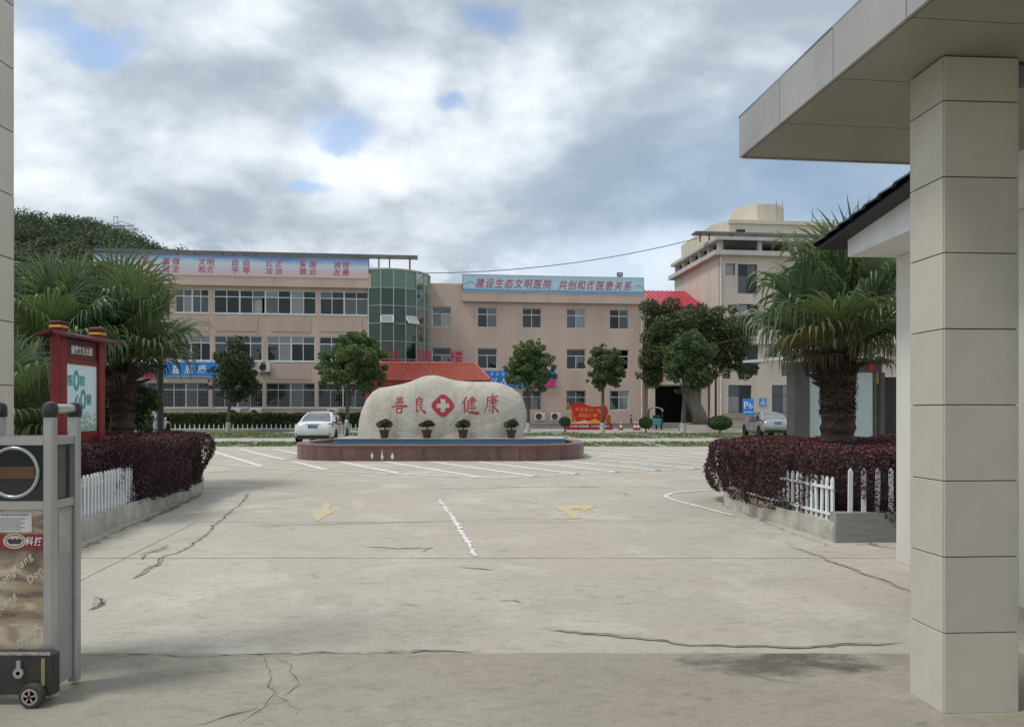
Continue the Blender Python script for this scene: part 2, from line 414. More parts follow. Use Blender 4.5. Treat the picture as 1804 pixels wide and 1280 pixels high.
        x = N.new('ShaderNodeMix'); x.data_type = 'FLOAT'; L.new(mask, x.inputs[0]); L.new(rough, x.inputs[2]); x.inputs[3].default_value = .25; rough = x.outputs[0]
    L.new(col, b.inputs['Base Color']); L.new(rough, b.inputs['Roughness']); b.inputs['Specular IOR Level'].default_value = .3
    bp = N.new('ShaderNodeBump'); bp.inputs['Strength'].default_value = .35; bp.inputs['Distance'].default_value = .006
    L.new(noise(60, 5, (1, 1, 1), .7), bp.inputs['Height']); L.new(bp.outputs[0], b.inputs['Normal'])
    return m

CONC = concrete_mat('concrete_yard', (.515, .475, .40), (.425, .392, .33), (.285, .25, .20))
CONC_SHADE = concrete_mat('concrete_gateway', (.37, .34, .275), (.295, .27, .215), (.175, .152, .115), damp=True, crack=.7)  # canopy shade painted into the gateway slabs as a darker tone
CONC_FAR = concrete_mat('concrete_far', (.47, .455, .40), (.40, .385, .34), (.27, .25, .21), crack=.2)
M('earth', (.16, .13, .09), (.10, .09, .06), .4, .9)
GRASS = M('lawn_grass', (.085, .115, .035), (.15, .16, .075), .9, .9, bump=.6, bscale=35, detail=9, lo=.3, hi=.7, world_pos=True)

# the ground sheet to the horizon, then what lies on it
structure('ground', MB().quad((-3000, -400, -.05), (3000, -400, -.05), (3000, 5000, -.05), (-3000, 5000, -.05)), M('ground_earth', (.20, .19, .14), (.10, .12, .06), .02, .95, world_pos=True))
yard = bpy.data.objects.new('concrete_yard', None); COL.objects.link(yard); yard['kind'] = 'structure'
def jit_edge(a, b, n, amp, rng):
    return [tuple(Vector(a).lerp(Vector(b), i / n) + (Vector((0, rng.uniform(-amp, amp), 0)) if 0 < i < n else Vector())) for i in range(n + 1)]
ROWS = [-9, -4.5, -.2, 4.45, 7.35, 9.75, 14.1, 18.6, 23, 27.3, 31.3]
rr = random.Random(3)
for i in range(len(ROWS) - 1):
    y0, y1 = ROWS[i], ROWS[i + 1]
    # longitudinal joints lean with the driveway
    cols = [-40, -24, -15, -9.6, None, None, 9.2, 15, 24, 40]
    def xl(y): return -2.9 - .13 * y
    def xr(y): return 3.55 - .06 * y
    def xat(k, y): return xl(y) if k == 4 else (xr(y) if k == 5 else cols[k] + (-.05 * y))
    for k in range(len(cols) - 1):
        g = .004 if y0 > 4.4 else .006
        c = [(xat(k, y0) + g, y0 + g), (xat(k + 1, y0) - g, y0 + g), (xat(k + 1, y1) - g, y1 - g), (xat(k, y1) + g, y1 - g)]
        dz = rr.uniform(-.004, .003)
        fr = jit_edge(c[0] + (0,), c[1] + (0,), 14, .008, rr); bk = jit_edge(c[3] + (0,), c[2] + (0,), 14, .008, rr)
        ring = [(p[0], p[1], dz) for p in fr] + [(p[0], p[1], dz) for p in reversed(bk)]
        n = len(ring); mb = MB().add(ring + [(x, y, -.045) for x, y, z in ring], [tuple(range(n))] + [(q, n + q, n + (q + 1) % n, (q + 1) % n) for q in range(n)])
        mb.build('slab', CONC_SHADE if y1 < 4.6 else CONC, yard)
# joints filled with dirt
structure('joint_bed', MB().quad((-40, -9, -.03), (40, -9, -.03), (40, 31.3, -.03), (-40, 31.3, -.03)), M('joint_dirt', (.07, .062, .048), (.11, .10, .075), 3, .95, world_pos=True))

# dark open cracks that run across the slabs: ragged strips of dirt lying in the breaks
CRACK = M('crack_dirt', (.06, .053, .042), (.11, .10, .08), 12, .95, world_pos=True)
SOILED = M('soiled_concrete', (.38, .35, .295), (.26, .235, .19), 9, .9, world_pos=True)
def crack(pts, w, seed, name='crack', z=.0045, mat=None):
    rnd = random.Random(seed); P = [GP(*p) for p in pts]; out = []; z = z + (seed % 60) * .00003
    for a, b in zip(P, P[1:]):
        n = max(3, int((b - a).length / .05)); nrm = Vector((-(b - a).y, (b - a).x, 0)).normalized()
        if not out: wob = [0.0]
        for i in range(n):
            wob[0] = wob[0] * .86 + rnd.gauss(0, .012); out.append((a.lerp(b, i / n) + nrm * (wob[0] + rnd.gauss(0, .005)), nrm))
    out.append((P[-1], nrm)); L_ = []; R_ = []; gate_ = 0.
    for i, (p, n) in enumerate(out):
        t = min(1, i / 4, (len(out) - 1 - i) / 4); gate_ = gate_ * .9 + rnd.gauss(0, .2); ww = w * .42 * t * (.10 + rnd.random() ** 2.2 * 1.7) * min(1, max(.05, .55 + gate_)) + .0004
        L_.append((p.x + n.x * ww, p.y + n.y * ww, z)); R_.append((p.x - n.x * ww, p.y - n.y * ww, z))
    m = MB(); k = len(out)
    m.add(L_ + R_, [(i, i + 1, k + i + 1, k + i) for i in range(k - 1)]); m.build(name, mat or CRACK, yard)
    if name == 'crack':      # soiled, crumbled concrete on both sides of the break
        L2 = []; R2 = []; sa = sb = .3
        for i, (p, n) in enumerate(out):
            t = min(1, i / 4, (len(out) - 1 - i) / 4); sa = sa * .7 + .3 * rnd.random() ** 2; sb = sb * .7 + .3 * rnd.random() ** 2; a = t * sa * (.025 + w * 2); b = t * sb * (.025 + w * 2)
            L2.append((p.x + n.x * a, p.y + n.y * a, .0021 + seed * .00006)); R2.append((p.x - n.x * b, p.y - n.y * b, .0021 + seed * .00006))
        MB().add(L2 + R2, [(i, i + 1, k + i + 1, k + i) for i in range(k - 1)]).build('crack_soil', SOILED, yard)
crack([(745, 862), (830, 861), (900, 858), (1000, 857), (1060, 858)], .016, 1)
crack([(455, 925), (640, 921), (745, 918), (880, 915), (1000, 915), (1150, 916)], .007, 2)
crack([(1075, 866), (1100, 869), (1115, 875)], .02, 3); crack([(1108, 909), (1140, 912)], .02, 4); crack([(1150, 893), (1165, 894)], .02, 5)
crack([(440, 868), (405, 905), (370, 930), (330, 962), (285, 985), (232, 1020)], .022, 6)
crack([(300, 960), (262, 975), (250, 985)], .06, 7); crack([(160, 1050), (180, 1062), (152, 1075)], .05, 8)
crack([(150, 1155), (270, 1153), (430, 1152), (600, 1147), (850, 1143)], .010, 9)
crack([(470, 1155), (478, 1185), (480, 1215), (455, 1245), (420, 1275)], .010, 10); crack([(478, 1200), (500, 1230), (520, 1260)], .006, 11)
crack([(490, 1158), (520, 1175), (515, 1205), (498, 1226)], .006, 12); crack([(340, 1278), (400, 1262), (455, 1246)], .012, 13)
crack([(960, 1108), (1100, 1119), (1200, 1134), (1290, 1138), (1420, 1136), (1600, 1133)], .010, 14)
crack([(1390, 962), (1440, 980), (1500, 1000), (1560, 1022), (1602, 1044)], .012, 15); crack([(1300, 1180), (1350, 1193), (1410, 1205)], .006, 16)
crack([(640, 962), (700, 966), (760, 965), (745, 972)], .016, 17); crack([(805, 998), (840, 1000), (880, 1003)], .020, 18)
crack([(1025, 1046), (1055, 1048)], .022, 19); crack([(875, 1060), (900, 1058), (925, 1062)], .012, 20); crack([(1460, 905), (1540, 960), (1580, 968)], .012, 24)
for i in range(80):      # crumbs, chips and dropped leaves
    x, y = rr.uniform(130, 1590), rr.uniform(930, 1255)
    crack([(x, y), (x + rr.uniform(5, 26), y + rr.uniform(-2, 2))], rr.uniform(.004, .012), 30 + i, 'debris')
GRIME = M('kerb_grime', (.16, .145, .10), (.30, .28, .23), 4, .9, world_pos=True)
crack([(135, 968), (200, 940), (280, 905), (362, 866)], .16, 90, 'dirt_streak', .003, GRIME)
crack([(1268, 884), (1330, 912), (1400, 940), (1470, 962)], .11, 91, 'dirt_streak', .003, GRIME)
crack([(1475, 962), (1530, 958), (1580, 962)], .05, 92, 'dirt_streak', .003, GRIME)

# ---- lawn of the car park with concrete bands and bay dividers
far = bpy.data.objects.new('parking_lawn', None); COL.objects.link(far); far['kind'] = 'structure'
LZ = .004
MB().quad((-70, 31.3, -.01), (70, 31.3, -.01), (70, 51.5, -.01), (-70, 51.5, -.01)).build('lawn', GRASS, far)
MB().quad((-70, 51.5, -.012), (-17, 51.5, -.012), (-13, 60.5, -.012), (-70, 60.5, -.012)).build('lawn', GRASS, far)
structure('road', MB().add([(-17, 51.5, -.006), (70, 51.5, -.006), (70, 66, -.006), (-13, 66, -.006)], [(0, 1, 2, 3)]), CONC_FAR)
for y0, y1 in ((36.2, 41.0),):
    MB().box(-70, 70, y0, y1, -.03, .012).build('paving_band', CONC_FAR, far)
for y0, y1 in ((31.3, 36.2), (41.0, 51.2)):
    k = -24
    while k * 2.62 < 60:
        X = k * 2.62 + .9
        MB().prism([(X - .05 * y0 + 1.8, y0, .0), (X - .05 * y0 + 2.06, y0, .0), (X - .05 * y1 + 2.06, y1, .0), (X - .05 * y1 + 1.8, y1, .0)], (0, 0, .014)).build('bay_divider', CONC_FAR, far)
        k += 1
# grass blades standing over the sheet
n = 26000
gx = RNG.uniform(-34, 34, n); gy = np.where(RNG.random(n) < .4, RNG.uniform(31.5, 36.1, n), RNG.uniform(41.1, 51.4, n)); keep = np.sin(gx * .9 + gy * .35) + RNG.normal(0, .9, n) > -.6
gx, gy = gx[keep], gy[keep]
link('grass', quads_mesh('grass', leaves(np.stack([gx, gy, np.full_like(gx, .03)], 1), .13, up=.2, aspect=.35), M('grass_blade', (.075, .12, .03), (.16, .18, .07), 1, .7, island=.7, transl=.25, world_pos=True)),
     kind='stuff', label='short mown grass of the parking lawn behind the fountain', cat='grass')

# ---- road markings
WHITE = M('road_white', (.76, .75, .71), (.50, .48, .43), 5, .7, detail=9, lo=.42, hi=.66, world_pos=True)
YELLOW = M('road_yellow', (.58, .46, .21), (.48, .43, .34), 4.5, .75, detail=9, lo=.40, hi=.62, world_pos=True)
MZ = .0065
mark = bpy.data.objects.new('road_marking', None); COL.objects.link(mark); mark['kind'] = 'structure'
def strip(pts, w, name='line', mat=None, z=MZ, ragged=0., seed=0):
    rnd = random.Random(seed); P = [Vector((p[0], p[1], 0)) for p in pts]; out = []
    if ragged:
        Q = []
        for a, b in zip(P, P[1:]):
            n = int((b - a).length / .05); Q += [a.lerp(b, i / n) for i in range(n)]
        P = Q + [P[-1]]
    m = MB(); L_ = []; R_ = []
    for i, p in enumerate(P):
        d = (P[min(i + 1, len(P) - 1)] - P[max(i - 1, 0)]).normalized(); nn = Vector((-d.y, d.x, 0))
        a = w / 2 * (1 - ragged * rnd.random()); b = w / 2 * (1 - ragged * rnd.random())
        L_.append((p.x + nn.x * a, p.y + nn.y * a, z)); R_.append((p.x - nn.x * b, p.y - nn.y * b, z))
    k = len(P); m.add(L_ + R_, [(i, i + 1, k + i + 1, k + i) for i in range(k - 1)]); return m.build(name, mat or WHITE, mark)
V0 = GP(880, 842.5); LA = GP(372, 817); RA = GP(1300, 823)
strip([LA, GP(480, 825.3), V0, GP(1060, 832.6), RA], .13, 'border_line')
def inside(x, y):
    t = LA if x < V0.x else RA
    yb = V0.y + (t.y - V0.y) * (x - V0.x) / (t.x - V0.x)
    if y < yb: return False
    if y > 29.2 or x < -11.5 or x > 9: return False
    return not (-6.95 < x < 2.4 and y > 21.75)
dv = Vector((.50, -.866))
for k in range(-24, 14):
    # stripe k: passes through (k*1.32, 21.7)
    p0 = Vector((k * 1.36 + .35, 21.7)); run = []; segs = []
    for i in range(-200, 200):
        p = p0 + dv * (i * .06)
        if inside(p.x, p.y): run.append(p)
        elif run: segs.append(run); run = []
    for r_ in segs:
        if len(r_) > 6: strip([r_[0], r_[-1]], .20, 'stripe', ragged=.12, seed=k + 90)
strip([GP(774, 880), GP(800, 916), GP(838, 980)], .125, 'lane_line', ragged=.95, seed=5)
c0 = GP(1172, 872.5)
strip([(4.6, 14.35), GP(1262, 862), GP(1215, 865.5), GP(1185, 868.5), c0, GP(1177, 877), GP(1195, 883), GP(1235, 893), GP(1290, 908)], .10, 'kerb_line', ragged=.35, seed=8)
def paint(poly, seed):
    rnd = random.Random(seed); P = [GP(*p) for p in poly]; out = []
    for a, b in zip(P, P[1:] + P[:1]):
        n = max(2, int((b - a).length / .06)); out += [a.lerp(b, i / n) + Vector((rnd.uniform(-.018, .018), rnd.uniform(-.03, .03), 0)) for i in range(n)]
    MB().poly([(p.x, p.y, MZ) for p in out]).build('arrow', YELLOW, mark)
paint([(569, 887), (584, 887), (581, 898), (591, 900), (573, 909), (561, 919), (547, 910), (556, 903), (563, 898)], 1)
paint([(1008, 914), (1024, 912), (1006, 897), (1022, 896), (1030, 901), (1050, 891), (1018, 885), (1024, 890), (1003, 890), (976, 894), (996, 904)], 2)

# ---- wooded hill on the left
def lerp1(t, pts):
    for (a, va), (b, vb) in zip(pts, pts[1:]):
        if t <= b: return va + (vb - va) * max(0, (t - a) / (b - a))
    return pts[-1][1]
HD = 285.
prof = [(-500, 76), (-420, 82), (-300, 76), (-215, 72), (-190, 67), (-176, 66), (-160, 66), (-151, 64.5), (-143, 61), (-133, 56.5), (-120, 52), (-100, 44), (-70, 31), (-30, 18), (20, 8), (80, 0)]
def hill(x, y):
    r = lerp1(x * HD / max(y, 150) if y < HD else x, prof)
    k = max(0, 1 - ((HD - y) / 175.) ** 2) if y < HD else max(0, 1 - ((y - HD) / 190.))
    return r * k ** 1.1 + 1.6 * math.sin(x * .11 + y * .05) + 1.2 * math.sin(y * .13 - x * .07) - 3
m = MB(); xs = np.linspace(-480, 90, 58); ys = np.linspace(108, 470, 38)
m.add([(x, y, hill(x, y)) for y in ys for x in xs], [(j * 58 + i, j * 58 + i + 1, (j + 1) * 58 + i + 1, (j + 1) * 58 + i) for j in range(37) for i in range(57)])
structure('hill', m, M('hill_soil', (.05, .062, .025), (.085, .08, .045), .08, .95, world_pos=True), smooth=True)
n = 3600; cx = RNG.uniform(-1, 0.06, n); yy = 118 + RNG.random(n) ** .8 * 190; xx = np.clip(cx * 330, -330, 60) * (yy / 285.)
ok = (xx / yy < -.28) & (xx / yy > -.86); xx, yy = xx[ok], yy[ok]
C = np.array([(x, y, hill(x, y)) for x, y in zip(xx, yy)]); k = 190
rad = RNG.uniform(1.7, 4.3, len(C)); rad = np.where(RNG.random(len(C)) < .12, rad * .5, rad)
dirs = RNG.normal(size=(len(C), k, 3)); dirs[..., 2] = np.abs(dirs[..., 2]) * 1.1; dirs /= np.linalg.norm(dirs, axis=2, keepdims=True)
P = C[:, None] + dirs * (rad[:, None, None] * RNG.uniform(.62, 1.08, (len(C), k, 1))) + np.array([0, 0, 1.]) * rad[:, None, None] * .55
link('wood', quads_mesh('wood', leaves(P.reshape(-1, 3), 0.58, up=.5, nrm=dirs.reshape(-1, 3), nw=.9, aspect=.75),
     M('wood_leaf_hazy', (.068, .105, .055), (.125, .155, .085), .12, .8, island=.35, transl=.15, detail=6, world_pos=True)), kind='stuff',  # distance haze mixed into these paler, greyer leaf colours
     label='dense green wood covering the hill behind the building', cat='wood')
# pylon on the hill
py = thing('power_pylon', 'grey lattice power pylon standing on the wooded hill', 'pylon', (PX(214, 240), 240, hill(PX(214, 240), 240)))
ST = M('pylon_steel', (.33, .36, .38), rough=.5, metal=.3)
H = PZ(397, 240) - py.location.z; m = MB()
for sx in (-1, 1):
    for sy in (-1, 1): m.bar((sx * 1.9, sy * 1.9, -2), (sx * .55, sy * .55, H), .26)
for i in range(9):
    a, b = i / 9 * H, (i + 1) / 9 * H; wa, wb = 1.9 - 1.35 * i / 9, 1.9 - 1.35 * (i + 1) / 9
    for s in (-1, 1):
        m.bar((-wa * s, -wa, a), (wb * s, -wb, b), .15); m.bar((wa * s, wa, a), (-wb * s, wb, b), .15)
m.build('mast', ST, py)
for z, w in ((H * .60, 4.4), (H * .80, 5.6), (H * .98, 4.2)):
    MB().bar((-w, 0, z), (w, 0, z), .28).bar((-w, 0, z), (0, 0, z + 1.4), .18).bar((w, 0, z), (0, 0, z + 1.4), .18).build('cross_arm', ST, py)
p2 = thing('steel_mast', 'slim twin steel mast behind the pylon on the hilltop', 'mast', (PX(204, 270), 270, hill(PX(204, 270), 270)))
h2 = PZ(380, 270) - p2.location.z
MB().bar((-.7, 0, -1), (-.7, 0, h2), .16).bar((.7, 0, -1), (.7, 0, h2), .16).build('pole', ST, p2)
MB().bar((-.9, 0, h2 - .4), (.9, 0, h2 - .4), .15).bar((-.7, 0, h2 * .6), (.7, 0, h2 * .7), .12).build('cross_bar', ST, p2)
# ================================================================== BUILDINGS
A = math.atan(.11); CA, SA = math.cos(A), math.sin(A); Y0 = 68.0
def S(x, n):                       # facade coordinate of pixel column x on the plane n
    u = (x - CX) / FPX; return (u * (Y0 + n * CA) + n * SA) / (CA - u * SA)
def BD(s, n): return Y0 + s * SA + n * CA
def ZF(x, y, n): return PZ(y, BD(S(x, n), n))
def BW(s, n, z=0.): return Vector((s * CA - n * SA, Y0 + s * SA + n * CA, z))

TILE_P = brick_mat('pink_wall_tile', (.64, .49, .405), (.59, .45, .37), (.46, .345, .285), .245, .105, .010, .55, .20)
TILE_R = brick_mat('pink_panel_tile', (.59, .445, .375), (.54, .405, .34), (.41, .305, .255), .245, .105, .012, .55, .15)
TILE_C = brick_mat('cream_wall_tile', (.65, .56, .48), (.60, .515, .44), (.49, .42, .36), .30, .12, .010, .55, .18)
WHITEFR = M('white_window_frame', (.78, .78, .77), (.62, .62, .61), 6, .4)
DARKFR = M('dark_window_frame', (.06, .05, .05), rough=.4)
G_DARK = glass('pane_dark', (.30, .34, .34), .02, .02, .85, (.02, .024, .025), .7); G_GREY = glass('pane_grey', (.38, .43, .43), .06, .04, .65, (.09, .10, .10), .8)
G_PALE = glass('pane_pale', (.5, .52, .5), .10, .1, .4, (.25, .25, .245)); PANES = [G_DARK, G_GREY, G_DARK, G_PALE, G_DARK, G_GREY]
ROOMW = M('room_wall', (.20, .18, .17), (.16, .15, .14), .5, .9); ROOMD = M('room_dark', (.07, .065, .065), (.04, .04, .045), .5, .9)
TRIM = M('pale_trim', (.60, .57, .53), (.48, .45, .42), 2, .6); CURT = M('curtain', (.55, .53, .50), (.42, .40, .38), 8, .9, stretch=(6, 6, .2))
PIPE = M('white_pipe', (.74, .72, .68), (.58, .56, .52), 3, .5)

def wall(mb, s0, s1, z0, z1, n, th, holes):
    """front wall from s0..s1, z0..z1 at plane n (outer face), thickness th, with rectangular openings and their reveals"""
    S_ = sorted({s0, s1, *[h[0] for h in holes], *[h[1] for h in holes]}); Z_ = sorted({z0, z1, *[h[2] for h in holes], *[h[3] for h in holes]})
    S_ = [v for v in S_ if s0 <= v <= s1]; Z_ = [v for v in Z_ if z0 <= v <= z1]
    for a, b in zip(S_, S_[1:]):
        for c, d in zip(Z_, Z_[1:]):
            ms, mz = (a + b) / 2, (c + d) / 2
            if any(h[0] < ms < h[1] and h[2] < mz < h[3] for h in holes): continue
            mb.quad((a, n, c), (b, n, c), (b, n, d), (a, n, d))
            mb.quad((b, n + th, c), (a, n + th, c), (a, n + th, d), (b, n + th, d))
    for a, b, c, d in holes:
        mb.quad((a, n, c), (a, n + th, c), (b, n + th, c), (b, n, c)); mb.quad((a, n, d), (b, n, d), (b, n + th, d), (a, n + th, d))
        mb.quad((a, n, c), (a, n, d), (a, n + th, d), (a, n + th, c)); mb.quad((b, n, c), (b, n + th, c), (b, n + th, d), (b, n, d))
    return mb

def window(root, a, b, c, d, n, cols=2, transom=.36, top_cols=None, frame=None, fw=.055, heavy=(), rnd=None, bars=False, panes=None, opened=()):
    """a window: the mesh is its frame, every pane a sub-part"""
    rnd = rnd or random; frame = frame or WHITEFR; y0, y1 = n + .10, n + .16; m = MB(); top_cols = top_cols or cols
    h = d - c; zt = d - h * transom if transom else d - fw
    m.box(a, b, y0, y1, c, c + fw); m.box(a, b, y0, y1, d - fw, d); m.box(a, a + fw, y0, y1, c + fw, d - fw); m.box(b - fw, b, y0, y1, c + fw, d - fw)
    if transom: m.box(a + fw, b - fw, y0 - .003, y1 + .003, zt - fw / 2, zt + fw / 2)
    xs = [a + (b - a) * i / cols for i in range(cols + 1)]; xt = [a + (b - a) * i / top_cols for i in range(top_cols + 1)]
    zl = (zt - fw / 2) if transom else d - fw
    for i in range(1, cols):
        w = fw * (1.6 if i in heavy else .8); m.box(xs[i] - w / 2, xs[i] + w / 2, y0 + .002, y1 - .002, c + fw, zl)
    if transom:
        for i in range(1, top_cols):
            w = fw * (1.6 if i in heavy else .8); m.box(xt[i] - w / 2, xt[i] + w / 2, y0 + .002, y1 - .002, zt + fw / 2, d - fw)
    m.box(a - .05, b + .05, n - .05, n + .10, c - .07, c - .003)
    wo = m.build('window', frame, root)
    for i in range(cols):
        if i in opened: continue
        pm = (panes[i % len(panes)] if panes else rnd.choice(PANES)); yy = y0 + (.02 if i % 2 else .04)
        MB().box(xs[i] + fw * .5, xs[i + 1] - fw * .5, yy, yy + .008, c + fw, zl).build('pane', pm, wo)
    if transom:
        for i in range(top_cols):
            pm = (panes[i % len(panes)] if panes else rnd.choice(PANES))
            MB().box(xt[i] + fw * .5, xt[i + 1] - fw * .5, y0 + .03, y0 + .038, zt + fw / 2, d - fw).build('pane', pm, wo)
    if bars:
        g = MB(); k = int((b - a) / .14)
        for i in range(k + 1): x = a + .03 + (b - a - .06) * i / k; g.box(x - .008, x + .008, n + .03, n + .046, c, d)
        for z in np.linspace(c + .1, d - .08, 6): g.box(a, b, n + .024, n + .03, z - .010, z + .010)
        g.build('security_grille', M('grille_steel', (.24, .24, .24), rough=.45, metal=.3), wo)
    return wo

# ------------------------------------------------------------------ main building
hosp = thing('hospital_building', 'long three-storey hospital block with pink tiled walls and banners on its roof', 'building', BW(0, 0), A)
NL = -4.6; rw = random.Random(11)
SL, SR = S(165, NL), S(652, NL)
W3, W2, W1 = (9.6, 11.57), (5.69, 7.76), (1.83, 3.9)
XG = {3: [(172, 230, 4), (240, 300, 4), (308, 368, 4), (376, 557, 8), (563, 649, 4)],
      2: [(172, 230, 4), (236, 294, 4), (301, 371, 4), (377, 462, 4), (470, 555, 4), (562, 649, 4)],
      1: [(172, 230, 4), (238, 277, 2), (285, 368, 4), (373, 463, 4), (468, 555, 4), (560, 648, 4)]}
holes = []; wins = []
for fl, (z0, z1) in ((3, W3), (2, W2), (1, W1)):
    for x0, x1, c in XG[fl]:
        a, b = S(x0, NL), S(x1, NL); holes.append((a, b, z0, z1)); wins.append((fl, a, b, z0, z1, c))
m = wall(MB(), SL, SR, 0, 12.0, NL, .25, holes)
m.quad((SL, NL, 0), (SL, NL, 12), (SL, NL + 13, 12), (SL, NL + 13, 0)); m.quad((SR, NL, 0), (SR, NL + 9, 0), (SR, NL + 9, 12), (SR, NL, 12))
m.build('wall', TILE_P, hosp)
MB().box(SL - .05, SR + .12, NL - .40, NL + .25, 11.82, 13.05).build('parapet', TILE_P, hosp)
MB().box(SL, SR, NL + .26, NL + 13, 11.7, 12.0).build('roof_slab', TRIM, hosp)
for fl, a, b, z0, z1, c in wins:
    rnd = random.Random(fl * 100 + int(a * 7))
    hv = tuple(range(2, c, 2)) if c > 2 else ()
    wo_ = window(hosp, a, b, z0, z1, NL, c, .30 if fl == 3 else .29, frame=None, fw=.075, heavy=hv, rnd=rnd, bars=(fl == 1), panes=([G_DARK, G_DARK, G_GREY, G_DARK, G_DARK] if fl == 1 else None), opened=((3,) if (fl == 3 and c == 8) else ()))
    if fl > 1:          # curtains drawn across part of the window
        for q in range(c):
            if rnd.random() > (.45 if fl == 2 else .22): continue
            xa, xb = a + (b - a) * q / c + .04, a + (b - a) * (q + rnd.uniform(.5, 1)) / c; cm = MB(); zt_c = z1 - (0 if rnd.random() < .5 else .6)
            for k_ in range(9):
                u0, u1 = xa + (xb - xa) * k_ / 9, xa + (xb - xa) * (k_ + 1) / 9; d0, d1 = .05 * (k_ % 2), .05 * ((k_ + 1) % 2)
                cm.quad((u0, NL + .30 + d0, z0), (u1, NL + .30 + d1, z0), (u1, NL + .30 + d1, zt_c), (u0, NL + .30 + d0, zt_c))
            cm.build('curtain', CURT, wo_)
# spandrel panels standing 3 cm proud between the window rows
for x0, x1, y0, y1 in ((381, 454, 558, 583), (477, 547, 559, 584), (563, 638, 560, 584), (477, 546, 643, 668), (300, 368, 559, 583), (225, 292, 559, 583)):
    a, b = S(x0, NL), S(x1, NL); MB().box(a, b, NL - .05, NL - .001, ZF((x0 + x1) / 2, y1, NL), ZF((x0 + x1) / 2, y0, NL)).build('panel', TILE_R, hosp)
# floors, corridor wall behind the windows with doors and inner windows
for z in (0.1, 3.98, 7.85): MB().box(SL + .02, SR - .02, NL + .26, NL + 12.8, z + .05, z + .32).build('floor_slab', TRIM, hosp)
MB().box(SL + .02, SR - .02, NL + 2.3, NL + 2.45, .4, 11.65).build('corridor_wall', M('corridor_wall', (.34, .29, .26), (.30, .25, .22), .4, .8), hosp)
for z in (.42, 4.32, 8.2):
    s = SL + .8; k = 0
    while s < SR - 2:
        w = rw.choice((1.0, 1.5, 1.8)); zb = z if w == 1.0 else z + .9
        fr = MB().box(s, s + w, NL + 2.24, NL + 2.3, zb, z + 2.7).build('inner_door', ROOMD, hosp)
        MB().box(s, s + w, NL + 2.20, NL + 2.24, z + 2.0, z + 2.08).box(s + w / 2 - .04, s + w / 2 + .04, NL + 2.19, NL + 2.24, zb, z + 2.7).build('frame', WHITEFR, fr)
        s += w + rw.uniform(.5, 2.1)
MB().box(SL, SR, NL + .001 - .06, NL - .001, 0, .55).build('plinth', TRIM, hosp)
# long flat steel roof carried on posts above the parapet
rf = MB(); zt = 14.62
rf.box(SL - .2, S(736, NL + 1.2), NL + .45, NL + 1.35, zt, zt + .20)
roof_s = rf.build('steel_roof', M('steel_roof', (.13, .13, .14), (.18, .175, .17), 1, .5, metal=.2), hosp)
s = SL + 1
while s < S(700, NL + 1):
    MB().box(s - .06, s + .06, NL + .5, NL + .62, 12.0, zt).build('post', M('steel_post', (.16, .16, .17), rough=.5), roof_s); s += rw.choice((.9, 1.4, 2.2, 2.6))
sp_ = S(722, NL + 1.2); MB().box(sp_ - .07, sp_ + .07, NL + 1.1, NL + 1.24, 12.9, zt).build('post', MATS['steel_post'], roof_s)
MB().bar((S(657, NL + 1.2), NL + 1.2, 13.45), (S(736, NL + 1.2), NL + 1.2, 13.45), .07).build('rail', MATS['steel_post'], roof_s)
# white rain pipe at the block's corner
MB().tube([(S(650, NL), NL - .10, 11.8), (S(650, NL), NL - .10, .2)], .075, 8).build('drain_pipe', PIPE, hosp, smooth='auto')

# ---- right block
SB0, SB1 = S(757, 0), S(1135, 0); B3, B2, B1 = (9.24, 11.08), (5.45, 7.34), (1.66, 3.50)
m3 = [(761, 795), (841, 876), (920, 954), (998, 1032), (1074, 1108)]
holes = [(S(a, 0), S(b, 0), *z) for z in (B3, B2, B1) for a, b in m3]
m = wall(MB(), SB0 - 3.5, SB1, 0, 13.2, 0, .28, holes)
m.quad((SB1, 0, 0), (SB1, 12, 0), (SB1, 12, 13.2), (SB1, 0, 13.2)); m.build('wall', TILE_P, hosp)
MB().box(SB0 - 3.5, SB1 - .01, .29, 12, 12.7, 13.0).build('roof_slab', TRIM, hosp)
for z in (.2, 4.0, 7.85): MB().box(SB0, SB1 - .02, .3, 6, z, z + .3).build('floor_slab', TRIM, hosp)
MB().box(SB0, SB1 - .02, 3.6, 3.75, .5, 12.6).build('room_back', ROOMW, hosp)
for i in range(5):
    for j, z in enumerate((B3, B2, B1)):
        a, b = S(m3[i][0], 0), S(m3[i][1], 0); rnd = random.Random(i * 7 + j)
        w = window(hosp, a, b, *z, .06, 2, .34, top_cols=(1 if (j == 1 or i == 0) else 2), fw=.07, rnd=rnd, bars=(j == 2 and i < 4),
                   panes=[[G_GREY, G_PALE], [G_DARK, G_GREY], [G_DARK, G_DARK]][(i + j) % 3])
        if (i + j) % 3 != 1:
            cw = (b - a) * rnd.uniform(.15, .4); c = MB(); k = 10
            for q in range(k):
                x0 = (b - cw if (i % 2) else a) + cw * q / k
                c.quad((x0, .42 + .05 * (q % 2), z[0]), (x0 + cw / k, .42 + .05 * ((q + 1) % 2), z[0]), (x0 + cw / k, .42 + .05 * ((q + 1) % 2), z[1]), (x0, .42 + .05 * (q % 2), z[1]))
            c.build('curtain', CURT, w)
bs = S(815, -.4)
MB().box(bs, SB1 + .12, -.42, .1, 11.55, 12.5).build('parapet', TILE_P, hosp)
MB().tube([(S(1130, 0), -.1, 11.5), (S(1130, 0), -.1, .5)], .075, 8).build('drain_pipe', PIPE, hosp, smooth='auto')
MB().box(SB0 - 3, SB1 + 6, -2.6, -.03, -.03, .48).build('platform', M('platform_stone', (.20, .19, .19), (.26, .25, .24), 1.2, .7), hosp)
